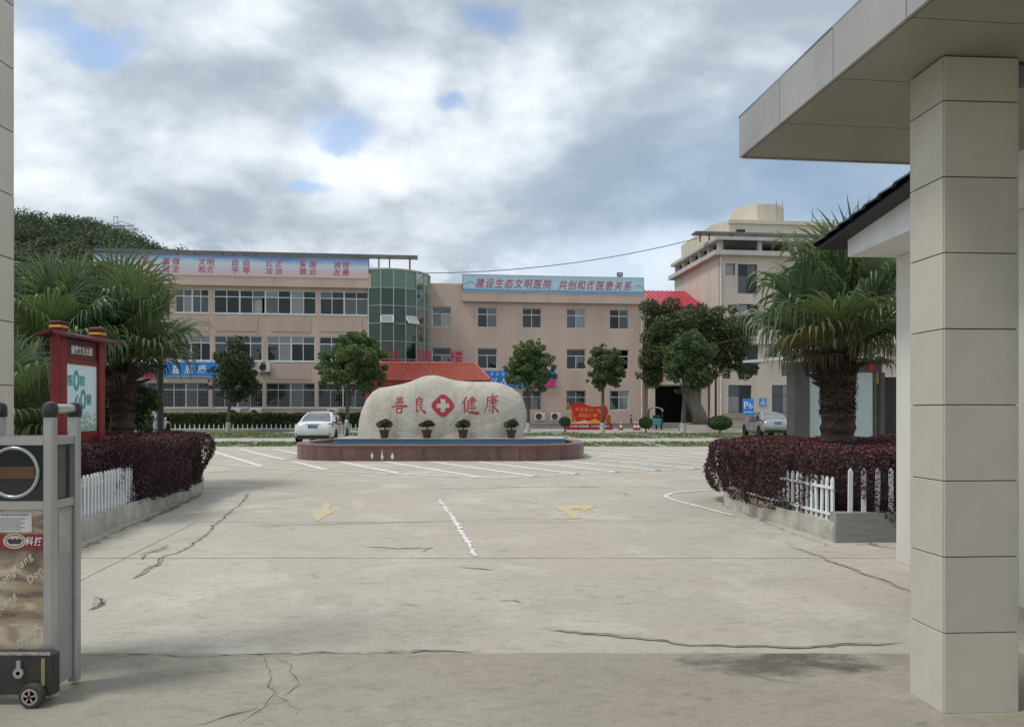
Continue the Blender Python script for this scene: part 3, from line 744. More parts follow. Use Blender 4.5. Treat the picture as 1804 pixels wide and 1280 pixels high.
MB().box(SB0 - 3, SB1 + 6, -3.2, -2.61, -.03, .2).build('platform_step', M('step_stone', (.30, .29, .28), (.24, .23, .22), 1.2, .7), hosp)

# ---- green glass stair tower between the blocks
CN = -1.6; SC = S(685, CN); RT = 3.62
th = [-24 + 16.7 * i for i in range(9)]; zr = [13.36 - 1.49 * i for i in range(7)]
tower = MB()
def tp(t, z, r=RT): return Vector((SC + r * math.sin(R(t)), CN - r * math.cos(R(t)), z))
for t in th: tower.bar(tp(t, zr[-1]), tp(t, zr[0]), .07, .10)
for z in zr:
    for a, b in zip(th, th[1:]): tower.bar(tp(a, z), tp(b, z), .05, .055)
tw = tower.build('glass_tower_frame', M('green_mullion', (.42, .50, .45), rough=.4), hosp)
GG = [glass('green_pane', (.18, .36, .25), .04, .03, .5, (.035, .11, .065), .3), glass('green_pane_dark', (.10, .17, .12), .05, .02, .6, (.02, .05, .03), .35),
      glass('green_pane_skylit', (.24, .42, .30), .08, .05, .3, (.06, .165, .10), .35)]
og = glass('tilt_pane', (.4, .45, .42), .3, .04, .3, (.16, .2, .18))
for j in range(6):
    for i, (a, b) in enumerate(zip(th, th[1:])):
        gm = GG[2] if j == 0 else (GG[0] if j == 1 else (GG[1] if (i * 5 + j * 3) % 4 else GG[0]))  # sky reflection put into the glass colour: top rows paler, lower rows darker
        if i >= 5 and j > 1: gm = GG[0]
        r = RT - .02; p = [tp(a, zr[j + 1] + .03, r), tp(b, zr[j + 1] + .03, r), tp(b, zr[j] - .03, r), tp(a, zr[j] - .03, r)]
        c = sum(p, Vector()) / 4; p = [c + (q - c) * .97 for q in p]; nn = (p[1] - p[0]).cross(p[3] - p[0]).normalized()
        if (i, j) in ((1, 2), (3, 2)):       # two awning sashes pushed open in the lower part of the pane
            lo = [p[0], p[1], p[1].lerp(p[2], .45), p[0].lerp(p[3], .45)]
            MB().prism([p[0].lerp(p[3], .47), p[1].lerp(p[2], .47), p[2], p[3]], -nn * .012).build('pane', gm, tw)
            out = nn if nn.dot(c - Vector((SC, CN, c.z))) > 0 else -nn
            q = [lo[0] + out * .45, lo[1] + out * .45, lo[2], lo[3]]
            MB().prism(q, out * .02).build('tilted_pane', og, tw)
            fr = MB()
            for u, v in zip(q, q[1:] + q[:1]): fr.bar(u + out * .01, v + out * .01, .07, .07)
            fr.build('sash', WHITEFR, tw)
        else: MB().prism(p, -nn * .012).build('pane', gm, tw)
cap = MB(); pts = [tp(t, 13.40, RT + .06) for t in np.linspace(-30, 100, 14)] + [Vector((SC + RT, 2.4, 13.40)), Vector((SC - 1.3, 2.4, 13.40))]
cap.prism(pts, (0, 0, .10)).build('tower_roof', TRIM, hosp)
for z in (4.6, 8.1, 11.6):
    cap = MB(); cap.prism([tp(t, z, RT - .25) for t in np.linspace(-24, 110, 12)] + [Vector((SC - 1.2, 1.5, z))], (0, 0, .22)).build('landing', M('landing', (.3, .3, .28)), hosp)
st = MB()
for f in range(4):
    z0 = 4.8 + f * 1.75
    for i in range(8):
        k = i if f % 2 == 0 else 7 - i; yb = CN - 1.2 + .9 * (f % 2)
        st.box(SC - 1.4 + .35 * k, SC - 1.4 + .35 * (k + 1), yb, yb + .8, z0 + .2 * i, z0 + .2 * i + .24)
st.build('stair', M('stair_stone', (.35, .34, .31)), hosp)
MB().box(SC - 2.2, SC + 4.2, .9, 1.05, 4.5, 13.3).build('tower_back_wall', ROOMW, hosp)

# ---- entrance porch with red tiled hip roof
PORC = M('porch_red', (.34, .065, .05), (.26, .05, .04), 3, .6); RTILE = M('red_roof_tile', (.50, .165, .125), (.38, .11, .085), 2.2, .5, island=.5)
e0, e1, r0, r1 = S(634, -9), S(864, -9), S(664, -5.2), S(836, -5.2); ZE, ZR = 3.98, 5.5
m = MB().add([(e0, -9, ZE), (e1, -9, ZE), (r1, -5.2, ZR), (r0, -5.2, ZR), (e0, -4.7, ZE), (e1, -.1, ZE), (r1, -.1, ZR), (r0, -4.7, ZR)],
             [(0, 1, 2, 3), (1, 5, 6, 2), (0, 3, 7, 4), (3, 2, 6, 7), (0, 4, 5, 1)])
porch = m.build('porch_roof', PORC, hosp)
tl = MB(); rows, cols = 11, 46
def rp(u, v, h=0.):      # point on the front slope
    a = Vector((e0 + (e1 - e0) * u, -9, ZE)); b = Vector((r0 + (r1 - r0) * u, -5.2, ZR)); p = a.lerp(b, v); p.y -= h * .37; p.z += h * .93; return p
for j in range(rows):
    for i in range(cols):
        u0, u1, um = i / cols, (i + 1) / cols, (i + .5) / cols; v0, v1 = j / rows - .01, (j + 1) / rows
        tl.add([rp(u0, v0, .03), rp(um, v0, .17), rp(u1, v0, .03), rp(u1, v1, -.02), rp(um, v1, .07), rp(u0, v1, -.02), rp(u0, v0, .0), rp(u1, v0, .0)], [(0, 1, 4, 5), (1, 2, 3, 4), (6, 7, 2, 1, 0)])
tl.build('roof_tiles', RTILE, hosp, kind='stuff')
MB().tube([(r0, -5.2, ZR + .08), (r1, -5.2, ZR + .08)], .13, 8).tube([(e1, -9, ZE + .1), (r1, -5.2, ZR + .08)], .12, 8).tube([(e0, -9, ZE + .1), (r0, -5.2, ZR + .08)], .12, 8).build('ridge', RTILE, hosp)
MB().box(e0 + .15, e1 - .15, -8.9, -8.5, 3.2, ZE - .01).build('porch_beam', PORC, hosp)
for i in range(4):
    x = e0 + .6 + (e1 - e0 - 1.2) * i / 3; MB().lathe([(.30, 0), (.30, .3), (.22, .32), (.22, 3.0), (.30, 3.05), (.30, 3.2)], (x, -8.7, 0), 14).build('column', PORC, hosp, smooth='auto')
MB().box(e0, e1, -9.3, -4.7, -.03, .30).build('porch_floor', MATS['step_stone'], hosp)
RED = M('red_letter', (.36, .022, .055), (.30, .018, .045), 5, .45)
lt = thing('roof_lettering', 'large red standing characters above the red tiled porch roof', 'lettering', BW(S(748, -5.3), -5.3, ZR + .1), A)
zc_ = ZF(748, 627, -5.3) - ZR - .1; o_ = S(748, -5.3)
for ch, x in zip('住院楼', (692, 748, 804)):
    g = MB(); glyph_into(g, ch, lambda u, v: (u, 0, v), S(x, -5.3) - o_, zc_, 1.18, 1.10)
    v, f = g.v, g.f; g2 = MB().add(v, f).add([(a, b + .12, c) for a, b, c in v], f); g2.build('letter', RED, lt)
MB().bar((S(680, -5.3) - o_, .06, zc_ - .62), (S(818, -5.3) - o_, .06, zc_ - .62), .05).build('rail', M('steel_post2', (.2, .12, .12)), lt)

# ---- link wing with red metal roof and covered passage
L0, L1 = SB1 + .02, S(1262, -2.9)
lk = MB(); wall(lk, L0, L1 + 1, 0, 11.4, .8, .3, [(L0 + .7, L0 + 5.2, .3, 3.95), (L0 + 1.2, L0 + 2.6, 5.3, 7.2), (L0 + 3.6, L0 + 5.0, 5.3, 7.2), (L0 + 1.2, L0 + 2.6, 9.1, 10.9), (L0 + 3.6, L0 + 5.0, 9.1, 10.9)])
lk.build('link_wall', TILE_P, hosp)
for s0, z in ((1.2, 5.3), (3.6, 5.3), (1.2, 9.1), (3.6, 9.1)): window(hosp, L0 + s0, L0 + s0 + 1.4, z, z + 1.9 - (.1 if z > 9 else 0), .8, 2, .34, rnd=rw)
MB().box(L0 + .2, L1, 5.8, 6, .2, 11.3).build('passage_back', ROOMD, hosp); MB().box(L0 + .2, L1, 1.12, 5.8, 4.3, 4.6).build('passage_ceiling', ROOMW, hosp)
MB().box(L0 + 2.1, L0 + 3.4, 5.70, 5.79, .2, 2.6).build('inner_door', M('black_door', (.02, .018, .018)), hosp)
MB().box(L0 + .25, L0 + .75, -.9, -.35, 0, 4.0).build('portal_pier', TILE_C, hosp); MB().box(L0 + 5.25, L0 + 5.85, -.9, -.35, 0, 4.0).build('portal_pier', TILE_C, hosp)
MB().box(L0 + .15, L0 + 5.95, -1.0, .78, 4.01, 4.75).build('portal_lintel', TILE_C, hosp)
RM = M('red_metal_roof', (.50, .05, .08), (.42, .04, .065), 1.2, .45)
t0, t1 = S(1133, .2), S(1244, .2); u1 = S(1212, 6)
m = MB().add([(t0, .2, 11.5), (t1, .2, 11.45), (u1, 6, 13.9), (t0, 6, 13.9), (t1, 6, 11.45)], [(0, 1, 2, 3), (1, 4, 2)])
mr = m.build('metal_roof', RM, hosp)
m = MB()
for i in range(15):
    u = i / 14; a = Vector((t0 + (t1 - t0) * u, .2, 11.52)); b = Vector((t0 + (u1 - t0) * u, 6, 13.93)); m.bar(a, b, .06, .07)
m.build('standing_seam', RM, mr)
MB().box(t0, t1, .1, .198, 11.25, 11.49).build('eave_board', M('eave_red', (.36, .03, .05)), hosp)
for i, (xa, xb) in enumerate(((1158, 1168), (1231, 1258))):
    a, b = S(xa, -1.05), S(xb, -1.05)
    MB().box(a, b, -1.10, -1.03, ZF(xa, 672, -1.05), ZF(xa, 660, -1.05)).build('red_plaque', M('plaque_red', (.40, .03, .04)), hosp)

# ------------------------------------------------------------------ right building
NR = -3.0; wing = thing('corner_building', 'four-storey cream building with roof terrace on the right, behind the big tree', 'building', BW(0, 0), A)
s0, s1 = S(1266, NR), S(1720, NR); NB = 9.2; zc = ZF(1300, 451, NR)
wl = [(1278, 1295, 464, 484), (1300, 1334, 465, 516), (1300, 1336, 535, 590), (1300, 1336, 607, 660), (1283, 1324, 678, 727), (1354, 1369, 607, 627), (1377, 1396, 608, 660), (1360, 1399, 678, 727),
      (1430, 1466, 465, 516), (1430, 1466, 535, 590), (1500, 1540, 535, 590), (1500, 1540, 607, 660), (1430, 1466, 607, 660), (1430, 1468, 678, 727), (1500, 1540, 678, 727), (1500, 1540, 465, 516)]
hh = [(S(a, NR), S(b, NR), ZF(a, d, NR), ZF(a, c, NR)) for a, b, c, d in wl]
m = wall(MB(), s0, s1, 0, zc, NR, .28, hh)
# side wall with a tall slot window
sl = (NR + 4.9, NR + 6.1, 9.9, 12.3)
ns = [NR, sl[0], sl[1], NB]; zs = [0, sl[2], sl[3], zc]
for i in range(3):
    for j in range(3):
        if i == 1 and j == 1: continue
        m.quad((s0, ns[i + 1], zs[j]), (s0, ns[i], zs[j]), (s0, ns[i], zs[j + 1]), (s0, ns[i + 1], zs[j + 1]))
m.build('wall', TILE_C, wing)
sw = MB().box(s0 + .08, s0 + .14, sl[0], sl[1], sl[2], sl[3]).build('window', DARKFR, wing)
MB().box(s0 + .05, s0 + .079, sl[0] + .1, sl[1] - .5, sl[2], sl[3]).build('pane', G_PALE, sw)
for k, (a, b, c, d) in enumerate(hh):
    rnd = random.Random(k * 3); window(wing, a, b, c, d, NR + .05, 2 if b - a > 1.2 else 1, .38 if d - c > 1.6 else 0, fw=.06, frame=DARKFR if k % 3 else M('brown_frame', (.12, .07, .055)), rnd=rnd)
    if k in (4, 0, 7, 13):
        w = (b - a) * .34; c_ = MB()
        for q in range(8):
            x0 = a + w * q / 8; c_.quad((x0, NR + .36 + .04 * (q % 2), c + .4), (x0 + w / 8, NR + .36 + .04 * ((q + 1) % 2), c + .4), (x0 + w / 8, NR + .36 + .04 * ((q + 1) % 2), d), (x0, NR + .36 + .04 * (q % 2), d))
        c_.build('curtain', M('pink_curtain', (.55, .44, .38), rough=.9), wing)
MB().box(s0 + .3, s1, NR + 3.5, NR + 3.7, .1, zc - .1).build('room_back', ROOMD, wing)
for z in (3.6, 7.5, 11.3): MB().box(s0 + .02, s1, NR + .3, NR + 3.4, z, z + .3).build('floor_slab', TRIM, wing)
zc2 = ZF(1300, 604, NR); MB().box(S(1328, NR), s1, NR - .5, NR - .002, zc2 - .1, zc2 + .5).build('string_course', TRIM, wing)
MB().box(S(1283, NR) - .5, s1, NR - .25, NR - .003, .85, 1.35).build('plinth_panel', M('plinth_brown', (.33, .27, .20)), wing)
# terrace: cornice, columns, slab, railing
GREYT = M('grey_cornice', (.52, .50, .47), (.42, .40, .38), 2, .6)
MB().box(s0 - .55, s1, NR - .55, NB + .5, zc, zc + .42).build('cornice', GREYT, wing)
zt1 = ZF(1300, 424, NR)
MB().box(s0 - .35, s1, NR - .35, NB + .3, zt1, zt1 + .30).build('terrace_slab', GREYT, wing)
for i in range(6):
    y = NR + .1 + (NB - NR - .5) * i / 5; MB().box(s0 + .02, s0 + .5, y, y + .4, zc + .43, zt1 - .01).build('column', GREYT, wing)
MB().box(s0 + .51, S(1274, NR), NR + .1, NR + .4, zc + .43, zt1 - .01).build('pier', GREYT, wing)
for x in (1334, 1400, 1470): MB().box(S(x, NR), S(x, NR) + .5, NR + .1, NR + .5, zc + .43, zt1 - .01).build('column', GREYT, wing)
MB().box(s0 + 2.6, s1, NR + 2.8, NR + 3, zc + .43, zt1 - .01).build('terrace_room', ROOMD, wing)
MB().box(s0 + .6, s0 + .8, NR + 3, NB, zc + .43, zt1 - .01).build('terrace_screen', ROOMD, wing)
m = MB()
for i in range(26):
    x = S(1275, NR) + (S(1333, NR) - S(1275, NR)) * i / 25; m.box(x - .02, x + .02, NR - .1, NR - .06, zc + .43, zc + 1.35)
m.box(S(1275, NR), S(1333, NR), NR - .12, NR - .04, zc + 1.35, zc + 1.42).box(S(1275, NR), S(1333, NR), NR - .12, NR - .04, zc + .85, zc + .89)
m.build('railing', M('dark_rail', (.05, .05, .055)), wing)
zs_ = ZF(1280, 414, NR + 2); m = MB().box(S(1222, NR + 2), s1, NR + 1.4, NR + 2.6, zs_, zs_ + .16); sr = m.build('steel_roof', MATS['steel_roof'], wing)
for x in (1234, 1250, 1290, 1330): MB().box(S(x, NR + 2) - .06, S(x, NR + 2) + .06, NR + 2, NR + 2.12, zt1 + .3, zs_ - .001).build('post', MATS['steel_post'], sr)
MB().tube([(S(1269, NR), NR - .09, zc - .05), (S(1269, NR), NR - .09, .3)], .07, 8).build('drain_pipe', PIPE, wing, smooth='auto')

# cream block with an octagonal roof tower far behind
DB = 92.; CREAM = M('cream_plaster', (.66, .60, .48), (.56, .51, .41), .8, .8, stretch=(1, 1, .2)); back = thing('cream_block', 'cream plastered block with octagonal roof tower and ladder rising behind the corner building', 'building', (PX(1300, DB), DB, 0), .1)
x0 = PX(1300, DB); w = PX(1520, DB) - PX(1264, DB); zt_ = PZ(389, DB)
MB().prism([(PX(1264, DB) - x0, 2.5, 0), (PX(1284, DB) - x0, 0, 0), (PX(1284, DB) - x0 + w, 0, 0), (PX(1284, DB) - x0 + w, 14, 0), (PX(1264, DB) - x0, 14, 0)], (0, 0, zt_)).build('wall', CREAM, back)
MB().box(PX(1284, DB) - x0 - .1, PX(1284, DB) - x0 + w, -.15, -.003, zt_ - .35, zt_ + .12).build('parapet_band', CREAM, back)
MB().box(PX(1297, DB) - x0, PX(1313, DB) - x0, -.06, -.002, PZ(411, DB), PZ(404, DB)).build('vent', ROOMD, back)
cx_ = PX(1360, DB) - x0; r_ = (PX(1405, DB) - PX(1314, DB)) / 2 * 1.03
oct_ = [(cx_ + r_ * math.cos(R(22.5 + 45 * i)), 4 + r_ * math.sin(R(22.5 + 45 * i)), zt_ + .01) for i in range(8)]
MB().prism(oct_, (0, 0, PZ(354, DB) - zt_)).build('roof_tower', CREAM, back)
lx = PX(1381, DB) - x0; m = MB(); ly = 4 - r_ - .02
for s in (-.4, .4): m.bar((lx + s, ly, zt_), (lx + s, ly, PZ(348, DB)), .07)
for i in range(9): m.bar((lx - .4, ly, zt_ + .3 * i), (lx + .4, ly, zt_ + .3 * i), .05)
m.build('ladder', M('ladder_steel', (.45, .42, .34)), back)
MB().tube([(PX(1445, DB) - x0, 1, zt_), (PX(1445, DB) - x0, 1, PZ(358, DB))], [.05, .02], 6).build('aerial', ROOMD, back)

# ------------------------------------------------------------------ signs and equipment on the buildings
def print_mat(name, ramp, zlo, zhi, streak=.25, sc=(.25, .25, 1.6), hue=None):
    m = bpy.data.materials.new(name); m.use_nodes = True; MATS[name] = m
    N = m.node_tree.nodes; L = m.node_tree.links; b = N['Principled BSDF']
    tc = N.new('ShaderNodeTexCoord'); sp = N.new('ShaderNodeSeparateXYZ'); L.new(tc.outputs['Object'], sp.inputs[0])
    mp = N.new('ShaderNodeMapping'); L.new(tc.outputs['Object'], mp.inputs[0]); mp.inputs['Scale'].default_value = sc
    nz = N.new('ShaderNodeTexNoise'); nz.inputs['Scale'].default_value = 1; nz.inputs['Detail'].default_value = 5; L.new(mp.outputs[0], nz.inputs['Vector'])
    r = N.new('ShaderNodeMapRange'); L.new(sp.outputs[2], r.inputs[0]); r.inputs[1].default_value = zlo; r.inputs[2].default_value = zhi
    a = N.new('ShaderNodeMath'); a.operation = 'MULTIPLY_ADD'; L.new(nz.outputs[0], a.inputs[0]); a.inputs[1].default_value = streak
    s_ = N.new('ShaderNodeMath'); s_.operation = 'SUBTRACT'; L.new(r.outputs[0], s_.inputs[0]); s_.inputs[1].default_value = streak * .5; L.new(s_.outputs[0], a.inputs[2])
    cr = N.new('ShaderNodeValToRGB'); L.new(a.outputs[0], cr.inputs[0]); e = cr.color_ramp.elements
    for i, (p, c) in enumerate(ramp):
        q = e[i] if i < 2 else e.new(p); q.position = p; q.color = c + (1,)
    L.new(cr.outputs[0], b.inputs['Base Color']); b.inputs['Roughness'].default_value = .45; return m
PRED = M('print_red', (.48, .10, .13), (.42, .10, .17), 9, .5)
# left roof banner
n_ = NL - .44; zb = (13.02 + 12.55) / 2; bl = thing('roof_banner', 'long blue and pink sky-printed banner with red characters along the left block roof', 'banner', BW(S(165, n_), n_, 12.60), A)
o_ = S(165, n_); W = S(649, n_) - o_; HB = 1.62
bm = print_mat('sky_print', [(0, (.62, .46, .46)), (.28, (.62, .50, .53)), (.45, (.54, .58, .68)), (.62, (.58, .64, .72)), (.80, (.27, .42, .62)), (1, (.10, .18, .42))], 0, HB, .45, (.22, .22, 1.2))
MB().box(0, W, 0, .08, 0, HB).build('panel', bm, bl)
MB().box(-.06, W + .06, .081, .16, -.05, HB + .05).build('frame', MATS['steel_post'], bl)
fn = lambda x, z: (x, -.012, z)
def bx(x): return S(x, n_) - o_
for t, b_, xa, xb in (('富强', '民主', 293, 310), ('文明', '和谐', 356, 371), ('自由', '平等', 414, 434), ('公正', '法治', 474, 491), ('爱国', '敬业', 534, 551), ('诚信', '友善', 594, 609)):
    write(bl, t, (bx(xa), bx(xb)), 1.12, .62, .60, fn, PRED, .12); write(bl, b_, (bx(xa), bx(xb)), .50, .62, .60, fn, PRED, .12)
write(bl, '认核系', (bx(219), bx(240), bx(257)), 1.05, .8, .78, fn, PRED, .15)
x = bx(168)
m = MB().poly([fn(x + u, v) for u, v in ((-.05, .05), (2.6, .05), (2.4, .16), (1.5, .22), (1.35, .50), (.9, .58), (-.05, .62))]); m.build('printed_wall', M('print_crimson', (.42, .03, .05)), bl)
MB().poly([fn(x + u, v) for u, v in ((.1, .62), (1.25, .56), (1.2, .74), (1.4, .72), (1.1, .92), (.62, 1.06), (.3, .95), (.1, .76))]).build('printed_pavilion', M('print_brown', (.25, .05, .05)), bl)
# right roof banner
n_ = -.46; br_ = thing('roof_banner', 'pale blue banner with one line of red characters on the right block roof', 'banner', BW(S(816, n_), n_, 12.42), A)
o_ = S(816, n_); W = S(1134, n_) - o_; HB = 1.55
MB().box(0, W, 0, .08, 0, HB).build('panel', print_mat('blue_print', [(0, (.42, .58, .66)), (.06, (.09, .24, .50)), (.14, (.16, .36, .60)), (.22, (.44, .64, .74)), (.6, (.47, .66, .76)), (1, (.40, .56, .68))], 0, HB, .10, (.3, .3, .8)), br_)
MB().box(-.06, W + .06, .081, .16, -.05, HB + .05).build('frame', MATS['steel_post'], br_)
cs = [846 + (i * (976 - 846) / 7.7) for i in range(8)]; cs2 = [992 + i * (1106 - 992) / 7 for i in range(8)]
write(br_, '建设生态文明医院', [bx(v) for v in cs], .80, .80, .92, fn, PRED, .22); write(br_, '共创和谐医患关系', [bx(v) for v in cs2], .78, .80, .92, fn, PRED, .22)
m = MB()
for cxx, r in ((bx(828), .5), (bx(1124), .42)):
    P_ = [(cxx + r * math.cos(t), 0, .5 + r * .9 * math.sin(t)) for t in np.linspace(.2, 2.9, 9)]
    for a, b in zip(P_, P_[1:]): m.bar((a[0], -.01, a[2]), (b[0], -.01, b[2]), .06, .01)
m.build('printed_motif', M('print_blue', (.10, .25, .5)), br_)
fl = thing('floodlight', 'small square floodlight mounted above the pale blue roof banner', 'floodlight', BW(S(1092, -.3), -.3, 13.98), A)
MB().bbox(-.27, .27, -.1, .12, .12, .5, .03).build('housing', DARKFR, fl); MB().box(-.2, .2, -.115, -.101, .18, .44).build('lens', M('lens', (.35, .42, .5), rough=.15), fl); MB().box(-.05, .05, -.02, .05, -.1, .12).build('bracket', DARKFR, fl)
# blue signs over the ground floor
BLUE = M('sign_blue', (.02, .20, .62), (.03, .24, .66), 1, .35); SWH = M('sign_white', (.82, .84, .86), rough=.4); SPK = M('sign_pink', (.60, .05, .22), (.5, .04, .2), 3, .4)
n_ = NL - .16; sg = thing('blue_sign', 'blue signboard with white characters on the left block wall, partly behind the round tree', 'sign', BW(S(289, n_), n_, ZF(330, 664, n_)), A)
o_ = S(289, n_); W = S(440, n_) - o_; HS = ZF(330, 636, n_) - ZF(330, 664, n_)
MB().bbox(0, W, 0, .14, 0, HS, .03).build('board', BLUE, sg); MB().box(.04, W - .04, -.006, -.001, HS - .07, HS - .03).box(.04, W - .04, -.006, -.001, .03, .06).build('edge_line', SWH, sg)
write(sg, '盆底康', [bx(v) for v in (310, 333.5, 356)], HS * .5, .66, .78, fn, SWH, .15)
n_ = NL - .14; s2 = thing('poster_board', 'small blue and pink poster board on the wall behind the left palms', 'sign', BW(S(240, n_), n_, ZF(255, 666, n_)), A)
W = S(273, n_) - S(240, n_); HS = ZF(255, 629, n_) - ZF(255, 666, n_)
MB().box(0, W, 0, .1, 0, HS).build('board', SWH, s2); MB().box(.03, W - .03, -.006, -.001, HS * .3, HS * .75).build('blue_band', BLUE, s2); MB().box(.03, W - .03, -.007, -.001, 0.02, HS * .3).build('pink_band', SPK, s2)
n_ = -.18; s3 = thing('blue_sign', 'blue signboard with pink corner on the right block, behind a tree', 'sign', BW(S(855, n_), n_, ZF(915, 681, n_)), A)
o_ = S(855, n_); W = S(979, n_) - o_; HS = ZF(915, 653, n_) - ZF(915, 681, n_)
MB().bbox(0, W, 0, .14, 0, HS, .03).build('board', BLUE, s3)
MB().poly([(W - 2.6, -.004, .02), (W - .02, -.004, .02), (W - .02, -.004, HS * .62), (W - .7, -.004, HS * .40), (W - 1.4, -.004, HS * .42)]).build('pink_corner', SPK, s3)
write(s3, '全心全意为患者服务', spread(.35, W - 1.6, 9), HS * .80, .30, .32, fn, SWH, 0, True); write(s3, '以人为本', spread(.35, 3.9, 4), HS * .36, .68, .66, fn, SWH, .15)
# small blue plate and vertical sign by the passage
n_ = NR - .03; pl = thing('wall_plate', 'small blue square plate on the cream wall beside the curtained window', 'sign', BW(S(1344, n_), n_, ZF(1344, 715, n_)), A)
MB().box(-.34, .34, -.02, .02, 0, .72).build('plate', BLUE, pl); m = MB()
for i, z in enumerate((.12, .24, .36)): m.box(-.26 + .03 * i, .26 - .02 * i, -.026, -.021, z, z + .05)
m.box(-.07, .07, -.026, -.021, .48, .62).build('print', SWH, pl)
vs = thing('vertical_sign', 'narrow vertical blue sign on the pier of the covered passage', 'sign', BW(S(1254, -.98), -.98, ZF(1254, 722, -.98)), A)
HS = ZF(1254, 691, -.98) - ZF(1254, 722, -.98); MB().box(-.2, .2, 0, .05, 0, HS).build('board', BLUE, vs)
m = MB()
for i in range(7): z = .12 + i * (HS - .2) / 7; m.box(-.1, .1, -.006, -.001, z, z + .05).box(-.02, .02, -.006, -.001, z + .07, z + .13)
m.build('print', SWH, vs)
# air conditioner units
ACB = M('ac_white', (.66, .65, .62), (.55, .54, .51), 3, .5); ACD = M('ac_dark', (.10, .10, .10))
def ac(x, y, n, label, onwall=False):
    D = BD(S(x, n), n); t = thing('air_conditioner', label, 'air conditioner', BW(S(x, n), n, PZ(y, D)), A, 'outdoor air conditioner units along the hospital wall')
    MB().bbox(-.46, .46, -.18, .18, .06, .74, .03).build('casing', ACB, t)
    MB().lathe([(.29, -.012), (.29, 0), (.25, 0), (.25, -.012)], (-.12, -.181, .40), 22, 'y').build('fan_ring', ACD, t)
    g = MB()
    for i in range(6): r = .04 + .04 * i; g.add(*ring(-.12, .40, r, .006, -.192))
    g.build('fan_grille', ACB, t); f = MB()
    for i in range(4): a = i * math.pi / 2 + .4; f.poly([(-.12, -.186, .40), (-.12 + .22 * math.cos(a), -.186, .40 + .22 * math.sin(a)), (-.12 + .22 * math.cos(a + .7), -.186, .40 + .22 * math.sin(a + .7))])
    f.build('fan_blade', M('ac_blade', (.25, .25, .25)), t)
    for s in (-.32, .32): (MB().box(s - .03, s + .03, -.2, .2, 0, .06).box(s - .03, s + .03, .14, .2, -.3, 0) if onwall else MB().box(s - .03, s + .03, -.2, .2, 0, .06)).build('bracket', ACD, t)
def ring(cx, cz, r, w, y, seg=20):
    vs = []; fs = []
    for k in range(seg):
        t = 2 * math.pi * k / seg
        for q in (r - w, r + w): vs.append((cx + q * math.cos(t), y, cz + q * math.sin(t)))
    for k in range(seg): fs.append((2 * k, 2 * k + 1, (2 * k + 3) % (2 * seg), (2 * k + 2) % (2 * seg)))
    return vs, fs
ac(466, 656, NL - .25, 'air conditioner unit hung on the wall between first and second floor windows', True)
ac(414, 736, NL - .35, 'air conditioner unit under the barred windows, left one of a low pair'); ac(451, 736, NL - .35, 'air conditioner unit under the barred windows, right one of a low pair'); ac(587, 736, NL - .35, 'air conditioner unit low on the wall behind the tree nearest the boulder')
ac(951, 741, -.55, 'air conditioner unit on the platform right of the boulder, left of two'); ac(979, 741, -.55, 'air conditioner unit on the platform beside the red flag sign, right of two')
# overhead cable
pts = []; a, b = BW(S(737, -3.3), -3.3, ZF(737, 481, -3.3)), BW(S(1232, NR + 2), NR + 2, ZF(1232, 419, NR + 2))
for i in range(25): t = i / 24; p = a.lerp(b, t); p.z -= 1.5 * 4 * t * (1 - t) * .55; pts.append(p)
MB().tube(pts, .035, 5).build('overhead_cable', M('cable', (.10, .11, .12)), label='thin dark overhead cable strung from the left roof to the corner building', cat='cable')
# ================================================================== GATE
GT = M('gate_tile', (.56, .525, .45), (.46, .43, .365), 2.2, .24, bump=.05, bscale=9, detail=9, objrand=.10, stretch=(1, 1, .5), rough2=.5); GROUT = M('tile_grout', (.16, .13, .10), rough=.9)
TP = .366
def tiled_pillar(name, label, loc, rz, w, d, h, z_first):
    """square pillar: dark core with a tile of stone on every face between recessed joints"""
    t = thing(name, label, 'pillar', loc, rz); g = .0028; rnd = random.Random(len(label))
    MB().box(.012, w - .012, .012, d - .012, 0, h).build('core', GROUT, t)
    zs = [0]; z = z_first
    while z < h - .05: zs.append(z); z += TP
    zs.append(h)
    cache = {}
    for z0, z1 in zip(zs, zs[1:]):
        hh = round(z1 - z0 - 2 * g, 4)
        for face in range(4):
            ln = w if face in (0, 2) else d
            key = (hh, ln)
            if key not in cache:
                m = MB().bbox(.0065, ln - .0065, 0, .012, 0, hh, .002).mesh('tile'); m.materials.append(GT); cache[key] = m
            o = link('tile', cache[key], t); z = z0 + g
            j = rnd.uniform(-.0012, .0012)
            if face == 0: o.location = (0, j, z)
            elif face == 1: o.location = (w + j, 0, z); o.rotation_euler = (0, 0, R(90))
            elif face == 2: o.location = (w, d + j, z); o.rotation_euler = (0, 0, R(180))
            else: o.location = (j, d, z); o.rotation_euler = (0, 0, R(-90))
    return t
tiled_pillar('gate_pillar', 'beige stone-tiled gate pillar carrying the canopy on the right', (2.075, 3.55, 0), .06, .385, .275, 3.165, .022 + TP)
tiled_pillar('gate_pillar', 'tall beige tiled gate pillar behind the retractable gate on the left', (-3.27, 3.92, 0), 0.0, .38, .37, 4.6, .487 - .366 + .02)

